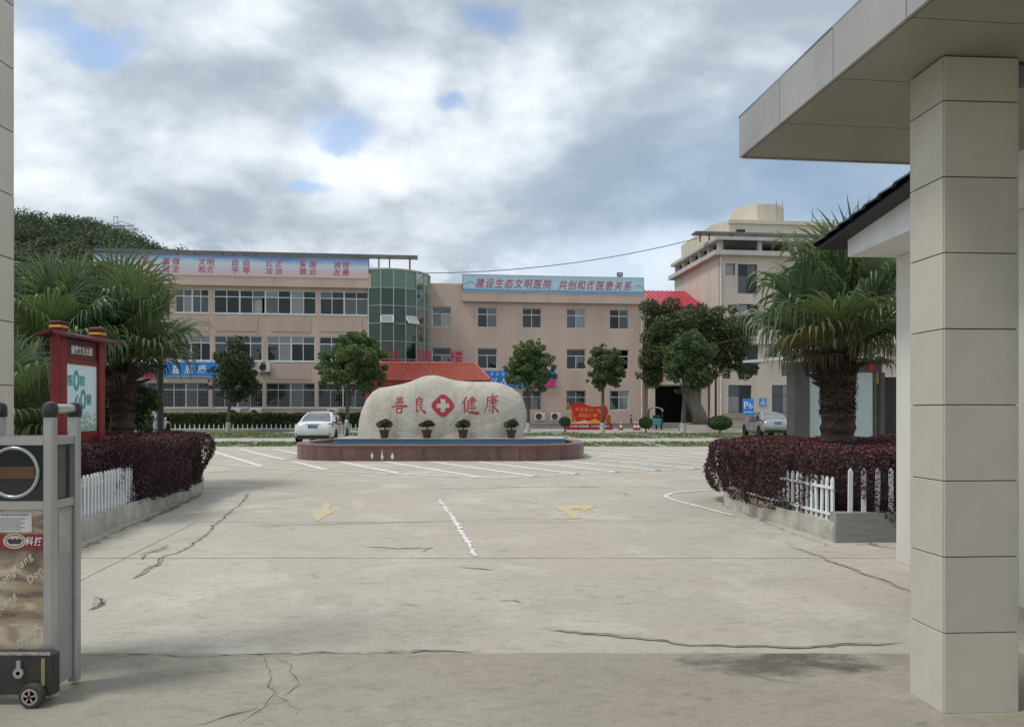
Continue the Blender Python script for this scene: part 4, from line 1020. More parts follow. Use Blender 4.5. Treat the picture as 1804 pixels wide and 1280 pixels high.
# canopy: clad slab over the gateway, its unseen rear extended to shade the pillar
can = thing('gate_canopy', 'grey metal-panelled flat canopy over the right gate pillar', 'canopy', (1.53, 4.98, 3.165), .105)
FAS = M('canopy_fascia', (.40, .40, .39), (.30, .30, .29), 1.6, .42, objrand=.06, bump=.03, bscale=6, stretch=(1, 1, .4)); SOF = M('canopy_soffit', (.31, .295, .255), (.26, .245, .21), .9, .5)
MB().box(.02, 3.6, -7.0, -.02, .02, .26).build('core', GROUT, can)
y = 0.0; k = 0; PWD = .592
while y > -6.9:
    y0 = max(y - PWD, -7.0)
    MB().bbox(0, .018, y0 + .003, y - .003, 0, .28, .002).build('fascia_panel', FAS, can)
    for xa, xb in ((.03, 1.85), (1.86, 3.6)): MB().box(xa, xb, y0 + .003, y - (.022 if k == 0 else .003), .004, .018).build('soffit_panel', SOF, can)
    y = y0; k += 1
for xa, xb in ((0.02, 1.0), (1.006, 2.2), (2.206, 3.6)): MB().box(xa, xb, -.018, 0, -.004, .28).build('fascia_panel', FAS, can)
MB().box(0.0, 3.6, -7.0, 0.0, .262, .278).build('roof_sheet', FAS, can)
# black seal where the pillar meets the soffit
MB().box(.60, 1.02, -1.45, -1.10, -.012, .003).build('seal', DARKFR, can)

# ---- guard house
gh = thing('guard_house', 'white guard house with black tiled roof behind the right gate pillar', 'building', (3.75, 7.2, 0), .03)
WPL = M('white_plaster', (.66, .645, .60), (.58, .565, .52), 1.2, .7, stretch=(1, 1, .3)); WPT = M('white_fascia', (.74, .75, .76), (.64, .65, .67), 2.2, .6, stretch=(2, 2, .3))
m = MB().box(0, 4.2, -3.2, 0, 0, 2.96); m.build('wall', WPL, gh)
MB().box(-.02, -.002, -1.55, -.62, 0, 2.2).build('door', M('guard_door', (.10, .10, .11), rough=.3), gh)
MB().box(-.035, -.003, -.62, -.56, 0, 2.26).box(-.035, -.003, -1.61, -1.55, 0, 2.26).box(-.035, -.003, -1.55, -.62, 2.2, 2.26).build('door_frame', M('guard_frame', (.2, .18, .15)), gh)
MB().add([(-.47, -3.9, 2.965), (-.47, .02, 2.965), (-.47, .02, 3.13), (-.47, -3.9, 3.52), (4.6, -3.9, 2.965), (4.6, .02, 2.965), (4.6, .02, 3.13), (4.6, -3.9, 3.52)],
         [(0, 1, 2, 3), (1, 5, 6, 2), (3, 2, 6, 7), (0, 4, 5, 1), (4, 7, 6, 5), (0, 3, 7, 4)]).build('eave_box', WPT, gh)
RT_ = M('black_roof_tile', (.022, .022, .026), (.05, .05, .055), 5, .55, objrand=.35); SLP = (3.52 - 3.13) / 3.92
MB().add([(-.62, .32, 3.10), (4.7, .32, 3.10), (4.7, -3.9, 3.10 + 4.22 * SLP), (-.62, -3.9, 3.10 + 4.22 * SLP), (-.62, .32, 3.14), (4.7, .32, 3.14), (4.7, -3.9, 3.14 + 4.22 * SLP), (-.62, -3.9, 3.14 + 4.22 * SLP)],
         [(0, 1, 5, 4), (4, 5, 6, 7), (3, 0, 4, 7), (0, 3, 2, 1)]).build('roof_deck', M('roof_deck', (.03, .03, .034)), gh)
tm = MB(); P_ = []
for q in range(7):
    t = math.pi * q / 6; P_.append((-.115 * math.cos(t), .012 + .052 * math.sin(t)))
tm.add([(a, .0, b + .022) for a, b in P_] + [(a, -.30, b) for a, b in P_] + [(-.115, 0, .0), (.115, 0, .0)], [(i, i + 1, i + 8, i + 7) for i in range(6)] + [tuple(range(6, -1, -1)) + (14, 15)])
tmesh = tm.mesh('roof_tile'); tmesh.materials.append(RT_)
for j in range(17):
    for i in range(12):
        y = .34 - j * .245; o = link('roof_tile', tmesh, gh, (-.55 + i * .232, y, 3.14 + (.32 - y) * SLP - .002)); o.rotation_euler = (-math.atan(SLP), 0, 0)

# ---- retractable gate head
ALU = M('gate_aluminium', (.46, .455, .44), (.38, .375, .36), 3, .32, metal=.55, bump=.02, bscale=30); BLK = M('gate_black', (.022, .021, .022), (.045, .042, .04), 6, .4, bump=.2, bscale=40)
gate = thing('retractable_gate', 'aluminium head of the retractable gate with poster panel, wheel and loop handles', 'gate', (-2.535, 3.90, 0))
X0, X1, YN, YF = -.205, .195, -.16, .045
for x in (X0, X1):
    for y in (YN, YF): MB().bbox(x - .026, x + .026, y - .024, y + .024, .02, 1.445, .008).build('post', ALU, gate)
    MB().tube([(x, YN, 1.47), (x, YF, 1.47)], .024, 12).build('handle', ALU, gate, smooth='auto')
    for y in (YN, YF): MB().lathe([(.005, 1.475), (.026, 1.468), (.036, 1.45), (.037, 1.40), (.034, 1.395)][::-1], (x, y, .03), 14).build('corner_cap', BLK, gate, smooth='auto')
for y, t in ((YN, -.012), (YF, .0)):
    for z in (1.285, .960): MB().box(X0 + .027, X1 - .027, y - .016, y + .016, z, z + .042).build('cross_bar', ALU, gate)
for z in (1.285, .960): MB().box(X1 - .015, X1 + .015, YN + .025, YF - .025, z, z + .042).build('cross_bar', ALU, gate)
LAMP = M('lamp_black', (.015, .018, .02), rough=.08, coat=.6)
MB().box(X0 + .02, X1 - .03, YN - .008, YN + .006, 1.003, 1.284).build('lamp_panel', LAMP, gate); MB().box(X1 - .016, X1 - .006, YN + .03, YF - .03, 1.003, 1.284).build('lamp_panel', LAMP, gate)
g = MB(); cx_, cz_, rr_ = .018, 1.146, .124; pts = [(cx_ + rr_ * math.cos(t), YN - .014, cz_ + rr_ * math.sin(t)) for t in np.linspace(0, 2 * math.pi, 41)]
g.tube(pts, .009, 8, False); g.build('lamp_ring', M('lamp_ring', (.42, .45, .45), rough=.25, metal=.3), gate, smooth=True)
MB().box(X0 + .03, cx_ + .105, YN - .011, YN - .009, 1.115, 1.175).build('lamp_strip', M('lamp_brown', (.13, .065, .03), (.09, .05, .03), 8, .3), gate)
# printed poster: mountains, script and maker's label
pm = bpy.data.materials.new('poster_print'); pm.use_nodes = True; N = pm.node_tree.nodes; L = pm.node_tree.links
tc = N.new('ShaderNodeTexCoord'); mp = N.new('ShaderNodeMapping'); L.new(tc.outputs['Object'], mp.inputs[0]); mp.inputs['Scale'].default_value = (3.0, 1, 6.5); mp.inputs['Location'].default_value = (.4, 0, 1.7)
nz = N.new('ShaderNodeTexNoise'); L.new(mp.outputs[0], nz.inputs['Vector']); nz.inputs['Scale'].default_value = 1.0; nz.inputs['Detail'].default_value = 7; nz.inputs['Distortion'].default_value = 1.2
cr = N.new('ShaderNodeValToRGB'); L.new(nz.outputs[0], cr.inputs[0]); e = cr.color_ramp.elements
e[0].position = .32; e[0].color = (.13, .10, .075, 1); e[1].position = .68; e[1].color = (.60, .53, .42, 1)
for p_, c_ in ((.42, (.25, .19, .14, 1)), (.50, (.36, .27, .18, 1)), (.56, (.50, .42, .31, 1))): q = e.new(p_); q.color = c_
L.new(cr.outputs[0], N['Principled BSDF'].inputs['Base Color']); N['Principled BSDF'].inputs['Roughness'].default_value = .3
post = MB().box(X0 + .027, X1 - .027, YN - .004, YN + .004, .24, .958).build('poster', pm, gate)
pf = lambda x, z: (x, YN - .0075, z)
SCR = M('script_cream', (.62, .58, .48)); 
def slant(cx, cz, size, ang):
    ca, sa = math.cos(ang), math.sin(ang); mb = MB(); xx = 0; mb2 = MB()
    for ch in 'DongKang':
        if cx + xx * ca > X1 - .045 or cx + xx * ca < X0 + .03: break
        glyph_into(mb2, ch, lambda u, v: pf(cx + u * ca - v * sa, cz + u * sa + v * ca), xx, 0, size, size, .3); xx += size * (.72 if ch in 'DK' else .56)
    mb2.build('lettering', SCR, gate)
slant(-.06, .58, .05, .75); slant(.10, .61, .05, .75); slant(-.14, .38, .05, .75); slant(.05, .285, .05, .75)
MB().box(X0 + .03, .105, YN - .0065, YN - .0045, .845, .945).build('sticker', M('sticker', (.62, .62, .58)), gate)
m = MB()
for i in range(6): m.box(X0 + .04, .05 + .02 * (i % 2), YN - .0075, YN - .007, .856 + i * .011, .860 + i * .011)
for i in range(10): m.box(-.05 + i * .014, -.041 + i * .014, YN - .0075, YN - .007, .928, .938)
m.build('sticker_print', M('print_grey', (.25, .25, .25)), gate)
MB().box(X0 + .03, X1 - .03, YN - .007, YN - .0045, .765, .835).build('maker_label', M('label_red', (.26, .03, .03)), gate)
MB().box(X0 + .03, X1 - .03, YN - .0075, YN - .0045, .755, .760).build('label_line', MATS['label_red'], gate)
write(gate, '科技', (.095, .140), .80, .040, .046, lambda x, z: (x, YN - .009, z), SWH, .15)
el = MB().add(*ring(.02, .80, .036, .0035, YN - .009)); el.v = [((x - .02) * 1.5 + .02, y, z) for x, y, z in el.v]
el.poly([(.02 + .046 * math.cos(t), YN - .0083, .80 + .028 * math.sin(t)) for t in np.linspace(0, 2 * math.pi, 25)[:-1]]); el.build('crest_oval', M('crest_cream', (.55, .47, .42)), gate)
MB().poly([(.02 + u, YN - .0092, .80 + v) for u, v in ((-.040, .006), (-.018, .014), (-.012, .004), (0, .016), (.012, .004), (.018, .014), (.040, .006), (.026, -.014), (-.026, -.014))]).build('crest_mark', M('crest_dark', (.05, .04, .045)), gate)
MB().box(X1 - .012, X1 + .004, YN + .026, YF - .026, .05, .955).build('end_panel', M('end_grey', (.36, .36, .355), (.31, .31, .305), 2, .4), gate)
MB().box(X1 + .0045, X1 + .0065, YN + .06, YF - .05, .72, .93).build('end_sticker', M('end_sticker', (.42, .43, .41), (.34, .34, .31), 18, .4), gate)
# motor box and wheels
MB().bbox(-.30, .265, -.25, -.185, .055, .262, .012).build('motor_box', BLK, gate)
MB().lathe([(.026, -.012), (.026, 0), (.01, 0), (.01, -.012)], (.10, -.252, .165), 12, 'y').box(.09, .11, -.262, -.251, .17, .225).build('lock', M('lock_steel', (.5, .5, .48), rough=.3, metal=.6), gate)
MB().box(.208, .226, -.2535, -.2505, .10, .235).build('yellow_tape', M('tape', (.30, .27, .10)), gate)
for x in (.178, -.22):
    w = MB().lathe([(.040, -.02), (.056, -.018), (.060, -.008), (.060, .016), (.056, .022), (.040, .022)], (x, -.275, .060), 26, 'y').build('wheel', M('tyre', (.03, .03, .03), (.07, .065, .06), 10, .8), gate, smooth='auto')
    MB().lathe([(.040, -.022), (.040, .02), (.030, .02), (.030, -.022)], (x, -.275, .060), 26, 'y').build('rim', M('rim', (.42, .40, .37), rough=.4, metal=.3), w)
    sp_m = MB()
    for i in range(5): a = i * 2 * math.pi / 5 + .3; sp_m.bar((x, -.294, .060), (x + .034 * math.cos(a), -.294, .060 + .034 * math.sin(a)), .013, .008)
    sp_m.build('spoke', MATS['rim'], w); MB().lathe([(.011, -.026), (.011, -.01), (.005, -.01), (.005, -.026)], (x, -.275, .060), 12, 'y').build('hub', M('hub_red', (.25, .06, .04)), w)

# ================================================================== PLANTERS
KERB = M('kerb_stone', (.52, .50, .45), (.34, .32, .27), 3.5, .75, bump=.2, bscale=25, world_pos=True, detail=9, objrand=.08); KERBG = M('kerb_grey', (.30, .30, .30), (.24, .24, .24), 3, .75, bump=.2, bscale=30, stretch=(1, 1, 8), world_pos=True)
PICK = M('picket_white', (.76, .79, .80), (.64, .67, .68), 3, .4)
def cl(D): return -4.78 - .175 * (D - 8.06)
def cr_(D): return 3.60 - .103 * (D - 8.2)
def kerb_run(t, A_, B_, h, th, mat, side, n, name='kerb_stone'):
    A_ = Vector(A_ + (0,)); B_ = Vector(B_ + (0,)); d = (B_ - A_) / n; nn = Vector((-d.y, d.x, 0)).normalized() * th * side
    for i in range(n):
        a = A_ + d * (i + .004); b = A_ + d * (i + 1 - .004)
        MB().prism([tuple(a), tuple(b), tuple(b + nn), tuple(a + nn)], (0, 0, h)).build(name, mat, t)
def picket_fence(label, A_, B_, z, pitch, rail=True):
    A_ = Vector(A_ + (0,)); B_ = Vector(B_ + (0,)); t = thing('picket_fence', label, 'fence', tuple(A_ + Vector((0, 0, z)))); d = B_ - A_; n = int(d.length / pitch); ang = math.atan2(d.y, d.x)
    pm_ = MB().add([(-.024, -.011, 0), (.024, -.011, 0), (.024, .011, 0), (-.024, .011, 0), (-.024, -.011, .455), (.024, -.011, .455), (.024, .011, .455), (-.024, .011, .455), (0, -.011, .495), (0, .011, .495)],
                   [(0, 1, 5, 8, 4), (2, 3, 7, 9, 6), (1, 2, 6, 5), (3, 0, 4, 7), (5, 6, 9, 8), (4, 8, 9, 7), (0, 3, 2, 1)]).mesh('picket'); pm_.materials.append(PICK)
    for i in range(n):
        o = link('picket', pm_, t, tuple(d * ((i + .5) / n))); o.rotation_euler = (random.uniform(-.015, .015), random.uniform(-.015, .015), ang)
    u = d.normalized(); nn = Vector((-u.y, u.x, 0)) * .02
    for h in ((.07, .37) if rail else ()): MB().bar(nn + Vector((0, 0, h)), d + nn + Vector((0, 0, h)), .018, .03).build('rail', PICK, t)
    return t
pl = thing('planter_kerb', 'low concrete kerb of the left planter along the driveway', 'kerb', (0, 0, 0))
kerb_run(pl, (cl(5.2), 5.2), (cl(13.9), 13.9), .23, .16, KERB, 1, 8); kerb_run(pl, (cl(13.9), 13.9), (cl(13.9) - 6, 14.9), .23, .16, KERB, 1, 5)
MB().poly([(cl(5.2) - .15, 5.2, .15), (cl(13.9) - .15, 13.8, .15), (-12, 15, .15), (-12, 5.2, .15)]).build('soil', MATS['earth'], pl)
pr = thing('planter_kerb', 'pale kerb with grey stone end of the right planter before the guard house', 'kerb', (0, 0, 0))
kerb_run(pr, (cr_(8.24), 8.24), (cr_(11.4), 11.4), .22, .16, KERB, -1, 4); kerb_run(pr, (cr_(11.4), 11.4), (cr_(11.4) + .9, 13.2), .22, .16, KERB, -1, 2); kerb_run(pr, (cr_(11.4) + .9, 13.2), (10, 14.2), .22, .16, KERB, -1, 5)
kerb_run(pr, (cr_(8.2) - .01, 8.2), (6.4, 8.32), .17, .17, KERBG, 1, 2, 'end_stone')
kerb_run(pr, (cr_(8.2), 8.207), (6.4, 8.327), .33, .15, KERBG, 1, 2, 'end_stone')
MB().poly([(cr_(8.4) + .1, 8.38, .14), (6.4, 8.5, .14), (10, 14, .14), (cr_(11.4) + .9, 13.1, .14), (cr_(11.4) + .1, 11.4, .14)]).build('soil', MATS['earth'], pr)
picket_fence('white picket fence on the kerb of the left planter, half covered by hedge', (cl(6.0) - .08, 6.0), (cl(13.8) - .08, 13.8), .23, .108)
picket_fence('white picket fence on the kerb beside the right hedge', (cr_(8.36) + .08, 8.36), (cr_(11.4) + .08, 11.4), .22, .115)
picket_fence('short row of white pickets on the grey stone end facing the gate', (cr_(8.3) + .13, 8.285), (5.6, 8.385), .33, .155, False)

# ---- clipped purple hedges
HCORE = M('hedge_dark_core', (.020, .010, .012), (.035, .018, .018), 6, .95)  # solid dark core added inside the leaves to block light, in place of twigs
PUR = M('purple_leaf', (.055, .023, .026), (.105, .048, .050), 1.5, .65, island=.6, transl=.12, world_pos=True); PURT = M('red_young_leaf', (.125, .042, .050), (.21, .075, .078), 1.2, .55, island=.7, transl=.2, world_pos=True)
def hedge(label, paths, dens, size, leaf, top, skip=None, seed=1, z0=.18, topfrac=.65, group=None, name='hedge', toprng=.86):
    rng = np.random.default_rng(seed); t = thing(name, label, 'hedge', (paths[0][0][0][0], paths[0][0][0][1], 0)); off = np.array([paths[0][0][0][0], paths[0][0][0][1], 0])
    PS = []; NS = []
    for pts, w, z1 in paths:
        P = np.array(pts, float); seg = np.diff(P, axis=0); ln = np.linalg.norm(seg, axis=1); tot = ln.sum(); cum = np.concatenate([[0], np.cumsum(ln)])
        n = int((tot + 2 * w) * (2 * w + 2 * (z1 - z0)) * dens); u = rng.uniform(-w, tot + w, n)
        uc = np.clip(u, 0, tot); k = np.clip(np.searchsorted(cum, uc, side='right') - 1, 0, len(ln) - 1)
        base = P[k] + seg[k] * ((uc - cum[k]) / ln[k])[:, None]; d = seg[k] / ln[k][:, None]; side = np.stack([d[:, 1], -d[:, 0]], 1)
        th = rng.uniform(0, math.pi, n); cs, sn = np.cos(th), np.sin(th)
        # even out the superellipse: choose top or side by area
        pick = rng.random(n) * (2 * w + 2 * (z1 - z0)); tp_ = pick < 2 * w
        a = np.where(tp_, rng.uniform(-1, 1, n), np.sign(rng.random(n) - .5)); hz = np.where(tp_, 1.0, rng.uniform(0, 1, n))
        # rounded shoulders
        q = np.clip((hz - .85) / .15, 0, 1); a = np.where(tp_, a, a * (1 - .10 * q ** 2)); hz = np.where(tp_ & (np.abs(a) > .8), 1 - .12 * ((np.abs(a) - .8) / .2) ** 2, hz)
        ex = np.where(u < 0, u, np.where(u > tot, u - tot, 0)) / w; rad = np.sqrt(np.clip(1 - ex ** 2, 0, 1)) ** .6
        wob = .05 * np.sin(base[:, 0] * 5 + base[:, 1] * 3.1 + hz * 4) + .04 * np.sin(base[:, 1] * 7.3 - hz * 6 + a * 3) + rng.normal(0, .022, n)
        bul = 1.0 - .16 * (1 - hz) ** 2                                   # narrower at the foot
        lat = a * w * rad * bul + np.sign(a) * wob * (~tp_); zz = z0 + (z1 - z0) * hz + wob * .55 * tp_
        p3 = np.concatenate([base + side * lat[:, None] + d * (ex * w)[:, None], zz[:, None]], 1)
        nn = np.concatenate([side * (a * (~tp_))[:, None] + d * (ex * 1.2)[:, None] * (~tp_)[:, None], tp_[:, None] * 1.0], 1)
        PS.append(p3); NS.append(nn)
        core = MB(); f = .80; d0 = P[0] - P[1]; d1 = P[-1] - P[-2]; P = np.concatenate([[P[0] + d0 / np.linalg.norm(d0) * w * .72], P, [P[-1] + d1 / np.linalg.norm(d1) * w * .72]])
        prof_ = [(-1 * .84, z0), (-1, z0 + .4 * (z1 - z0)), (-1, z0 + .8 * (z1 - z0)), (-.9, z1 - .06), (.9, z1 - .06), (1, z0 + .8 * (z1 - z0)), (1, z0 + .4 * (z1 - z0)), (.84, z0)]
        for i in range(len(P)):
            dd = (P[min(i + 1, len(P) - 1)] - P[max(i - 1, 0)]); dd /= np.linalg.norm(dd); sd = np.array([dd[1], -dd[0]])
            fe = f * (.62 if i in (0, len(P) - 1) else 1); core.v += [(P[i][0] + sd[0] * c * w * fe - off[0], P[i][1] + sd[1] * c * w * fe - off[1], z) for c, z in prof_]
        for i in range(len(P) - 1):
            for j in range(8): core.f.append((i * 8 + j, i * 8 + (j + 1) % 8, i * 8 + 8 + (j + 1) % 8, i * 8 + 8 + j))
        core.f += [tuple(range(8)), tuple(range(len(core.v) - 1, len(core.v) - 9, -1))]
        core.build('added_dark_core', HCORE, t)
    P3 = np.concatenate(PS); NS = np.concatenate(NS)
    if skip is not None: keep = ~skip(P3); P3, NS = P3[keep], NS[keep]
    # drop any leaf that would sit deep inside a neighbouring run is not needed: cores hide it
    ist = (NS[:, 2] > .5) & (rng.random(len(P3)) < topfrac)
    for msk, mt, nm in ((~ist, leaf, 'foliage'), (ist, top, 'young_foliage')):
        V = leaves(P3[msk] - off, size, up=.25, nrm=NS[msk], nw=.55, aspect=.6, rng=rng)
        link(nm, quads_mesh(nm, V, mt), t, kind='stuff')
    return t
hedge('clipped purple hedge of the left planter behind white pickets', [
    ([(cl(5.4) - .80, 5.4), (cl(9.0) - .78, 9.0), (cl(9.9) - .56, 9.9), (cl(10.6) - .36, 10.6), (cl(13.3) - .34, 13.3)], .52, 1.05), ([(cl(13.2) - .7, 13.3), (-9.5, 14.3)], .5, 1.03)], 2600, .036, PUR, PURT,
    skip=lambda p: (p[:, 1] > 12.25) & (p[:, 1] < 12.75) & (p[:, 2] < .72 - .4 * np.abs(p[:, 1] - 12.5)) & (p[:, 0] > cl(12.5) - .2), seed=4)
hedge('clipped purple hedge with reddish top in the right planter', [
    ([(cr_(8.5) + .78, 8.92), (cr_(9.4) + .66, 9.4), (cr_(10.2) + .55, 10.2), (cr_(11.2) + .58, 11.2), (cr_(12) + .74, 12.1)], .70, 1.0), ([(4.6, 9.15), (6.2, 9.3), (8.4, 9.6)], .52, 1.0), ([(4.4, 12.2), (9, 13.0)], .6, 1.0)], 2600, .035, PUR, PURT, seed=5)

# ================================================================== PALMS
PG = [M('palm_green', (.07, .125, .05), (.17, .23, .125), 1.2, .34, island=.6, transl=.22, spec=.5, world_pos=True), M('palm_bright', (.105, .17, .045), (.20, .255, .11), 1.2, .36, island=.5, transl=.3, world_pos=True),
      M('palm_olive', (.11, .12, .035), (.17, .15, .06), 1.2, .6, island=.6, transl=.2, world_pos=True), M('palm_dead', (.115, .075, .042), (.06, .038, .024), 2, .85, island=.5, world_pos=True)]
STALK = M('palm_stalk', (.09, .11, .035), (.11, .075, .035), 2, .5, world_pos=True); PBARK = M('palm_bark', (.050, .030, .023), (.095, .062, .045), 5, .95, bump=.8, bscale=22, stretch=(1, 1, 2.6))
def frond(palm, b, az, el, lp, r, mat, rnd, sag=.25, droop=1.0, ns=44, fall=1.0):
    b = Vector(b); d0 = Vector((math.cos(az) * math.cos(el), math.sin(az) * math.cos(el), math.sin(el)))
    pts = [b + d0 * lp * t + Vector((0, 0, -sag * lp * t * t)) for t in (0, .2, .4, .6, .8, 1)]
    h = pts[-1]; d = (pts[-1] - pts[-2]).normalized(); d = (d + Vector((0, 0, -.12 * fall))).normalized()
    w = d.cross(Vector((0, 0, 1))); w.normalize(); tw = rnd.uniform(-.5, .5); n = w.cross(d); w, n = w * math.cos(tw) + n * math.sin(tw), n * math.cos(tw) - w * math.sin(tw)
    st = MB().tube(pts, [.026, .022, .019, .017, .015, .012], 6); so = st.build('stalk', STALK, palm, smooth=True)
    m = MB(); dn = Vector((0, 0, -1)); T = (.04, .2, .38, .54, .66, .78, .90, 1.0)
    for i in range(ns):
        ph = R(-148 + 296 * (i + .5) / ns); v = (d * math.cos(ph) + w * math.sin(ph) + n * (.10 + .18 * abs(math.sin(ph)))).normalized()
        ln = r * (.86 + .24 * math.cos(ph * .6)) * rnd.uniform(.90, 1.06); p = h.copy(); pt = 0; cur = v; rows = []
        dph = R(296 / ns); kink = rnd.uniform(.48, .66); dr = droop * rnd.uniform(.6, 1.2)
        for k, t in enumerate(T):
            if t > .04:
                bend = .07 * t if t < kink else min(.93, .07 + dr * (t - kink) / .26)
                cur = (v * (1 - bend) + dn * bend * 1.15 + Vector((rnd.gauss(0, .03), rnd.gauss(0, .03), 0))).normalized()
            p = p + cur * ln * (t - pt); pt = t
            hw = min(ln * t * dph * .50, .028 * r) if t < .55 else .026 * r * (1 - (t - .55) / .47) ** .9
            sd = cur.cross(n)
            if sd.length < .15: sd = cur.cross(w)
            sd.normalize(); nn = sd.cross(cur)
            rows.append((p - sd * hw, p + nn * hw * .55, p + sd * hw))
        o = len(m.v)
        for q in rows: m.v += [tuple(x) for x in q]
        for k in range(len(T) - 1):
            a = o + k * 3; m.f += [(a, a + 1, a + 4, a + 3), (a + 1, a + 2, a + 5, a + 4)]
    m.build('frond', mat, palm)
def palm(label, base, h, tr, seed, spec):
    """spec: list of (azimuth deg, elevation deg, stalk, radius, material index, droop)"""
    rnd = random.Random(seed); t = thing('fan_palm', label, 'palm', base, 0, 'fan palms in the planters beside the gateway'); m = MB(); seg = 18; rows = 26; vs = []
    for j in range(rows):
        z = h * j / (rows - 1) * 1.02; rr_ = tr * (1.12 - .18 * j / rows + (.10 if j % 2 else -.04) + rnd.uniform(-.04, .04))
        for i in range(seg): a = 2 * math.pi * i / seg; q = rr_ * (1 + rnd.uniform(-.07, .07)); vs.append((q * math.cos(a), q * math.sin(a), z + rnd.uniform(-.015, .015)))
    m.add(vs, [(j * seg + i, j * seg + (i + 1) % seg, (j + 1) * seg + (i + 1) % seg, (j + 1) * seg + i) for j in range(rows - 1) for i in range(seg)] + [tuple(range((rows - 1) * seg, rows * seg))])
    m.build('trunk', PBARK, t)
    for i in range(26):      # old leaf bases and fibre round the top of the trunk
        a = rnd.uniform(0, 6.28); z = h - rnd.uniform(-.05, .42); l = rnd.uniform(.12, .34); e = rnd.uniform(.2, 1.1)
        p = Vector((tr * .92 * math.cos(a), tr * .92 * math.sin(a), z)); q = p + Vector((math.cos(a) * math.cos(e), math.sin(a) * math.cos(e), math.sin(e))) * l
        MB().tube([p, p.lerp(q, .5) + Vector((0, 0, -.01)), q], [.05, .034, .018], 6).build('leaf_base', PBARK, t)
    V = leaves(np.stack([tr * 1.02 * np.cos(x := np.random.default_rng(seed).uniform(0, 6.28, 1400)), tr * 1.02 * np.sin(x), np.random.default_rng(seed + 1).uniform(h * .62, h + .12, 1400)], 1), .16, up=-.2, aspect=.12, rng=np.random.default_rng(seed))
    link('fibre', quads_mesh('fibre', V, PG[3]), t, kind='stuff')
    for az, el, lp, r, mi, dr in spec:
        a = R(az); frond(t, (tr * .3 * math.cos(a), tr * .3 * math.sin(a), h - .05), a, R(el), lp, r, PG[mi], rnd, droop=dr)
    return t
def crown(seed, n, scale=1.0, bright=.3, low=7):
    rnd = random.Random(seed); out = []
    for i in range(n):
        u = i / (n - 1); az = i * 137.5 + rnd.uniform(-15, 15); el = 88 - 46 * u ** 1.0 + rnd.uniform(-7, 7)
        out.append((az, el, scale * (1.78 - 1.12 * u) * rnd.uniform(.88, 1.06), scale * rnd.uniform(.82, .98), 1 if rnd.random() < bright else (2 if u > .8 and rnd.random() < .4 else 0), rnd.uniform(.12, .5) if u < .3 else rnd.choice((rnd.uniform(.25, .6), rnd.uniform(.7, 1.3)))))
    for i in range(low):
        out.append((i * 360 / low + rnd.uniform(-20, 20), rnd.uniform(0, 30), scale * rnd.uniform(.35, .6), scale * rnd.uniform(.35, .5), 2 if i % 2 == 0 else 3, 1.2))
    return out
palm('fan palm with thick dark trunk rising behind the right purple hedge', (PX(1476, 11.3), 11.3, 0), 2.28, .225, 3, crown(21, 22, 1.08, .35, 5))
palm('fan palm behind the red notice board, the one with its trunk in view', (PX(216, 14.0), 14.0, 0), 2.25, .20, 5, crown(33, 29, 1.08, .35, 6))
palm('fan palm left of the red notice board, beside the left gate pillar', (PX(92, 12.6), 12.6, 0), 2.15, .18, 8, crown(45, 23, 1.02, .3, 5))
palm('low young fan palm right behind the left gate pillar', (PX(24, 10.8), 10.8, 0), .95, .14, 12, crown(57, 15, .85, .55, 4))
# ================================================================== FOUNTAIN AND INSCRIBED BOULDER
GRAN = M('granite_red', (.115, .056, .052), (.175, .10, .092), 3.0, .30, detail=9, bump=.05, bscale=80, world_pos=True, stretch=(1.6, 1.6, .35), objrand=.12); CAPM = M('granite_cap', (.24, .15, .135), (.19, .115, .105), 3, .35, world_pos=True)
def rrect(x0, x1, y0, y1, r, seg=10):
    out = []
    for cx, cy, a0 in ((x1 - r, y0 + r, -90), (x1 - r, y1 - r, 0), (x0 + r, y1 - r, 90), (x0 + r, y0 + r, 180)):
        for k in range(seg + 1): a = R(a0 + 90 * k / seg); out.append((cx + r * math.cos(a), cy + r * math.sin(a)))
    return out
fo = thing('fountain_basin', 'low oval fountain basin clad in dark red granite panels', 'fountain', (-2.27, 24.7, 0))
FX0, FX1, FY0, FY1, FR, FH = -6.9, 2.33, 21.9, 27.5, 2.1, .49
ox, oy = 2.27, -24.7
outer = rrect(FX0, FX1, FY0, FY1, FR); n = len(outer)
def off_(pts, k):
    c = Vector(((FX0 + FX1) / 2, (FY0 + FY1) / 2)); res = []
    return rrect(FX0 + k, FX1 - k, FY0 + k, FY1 - k, FR - k)
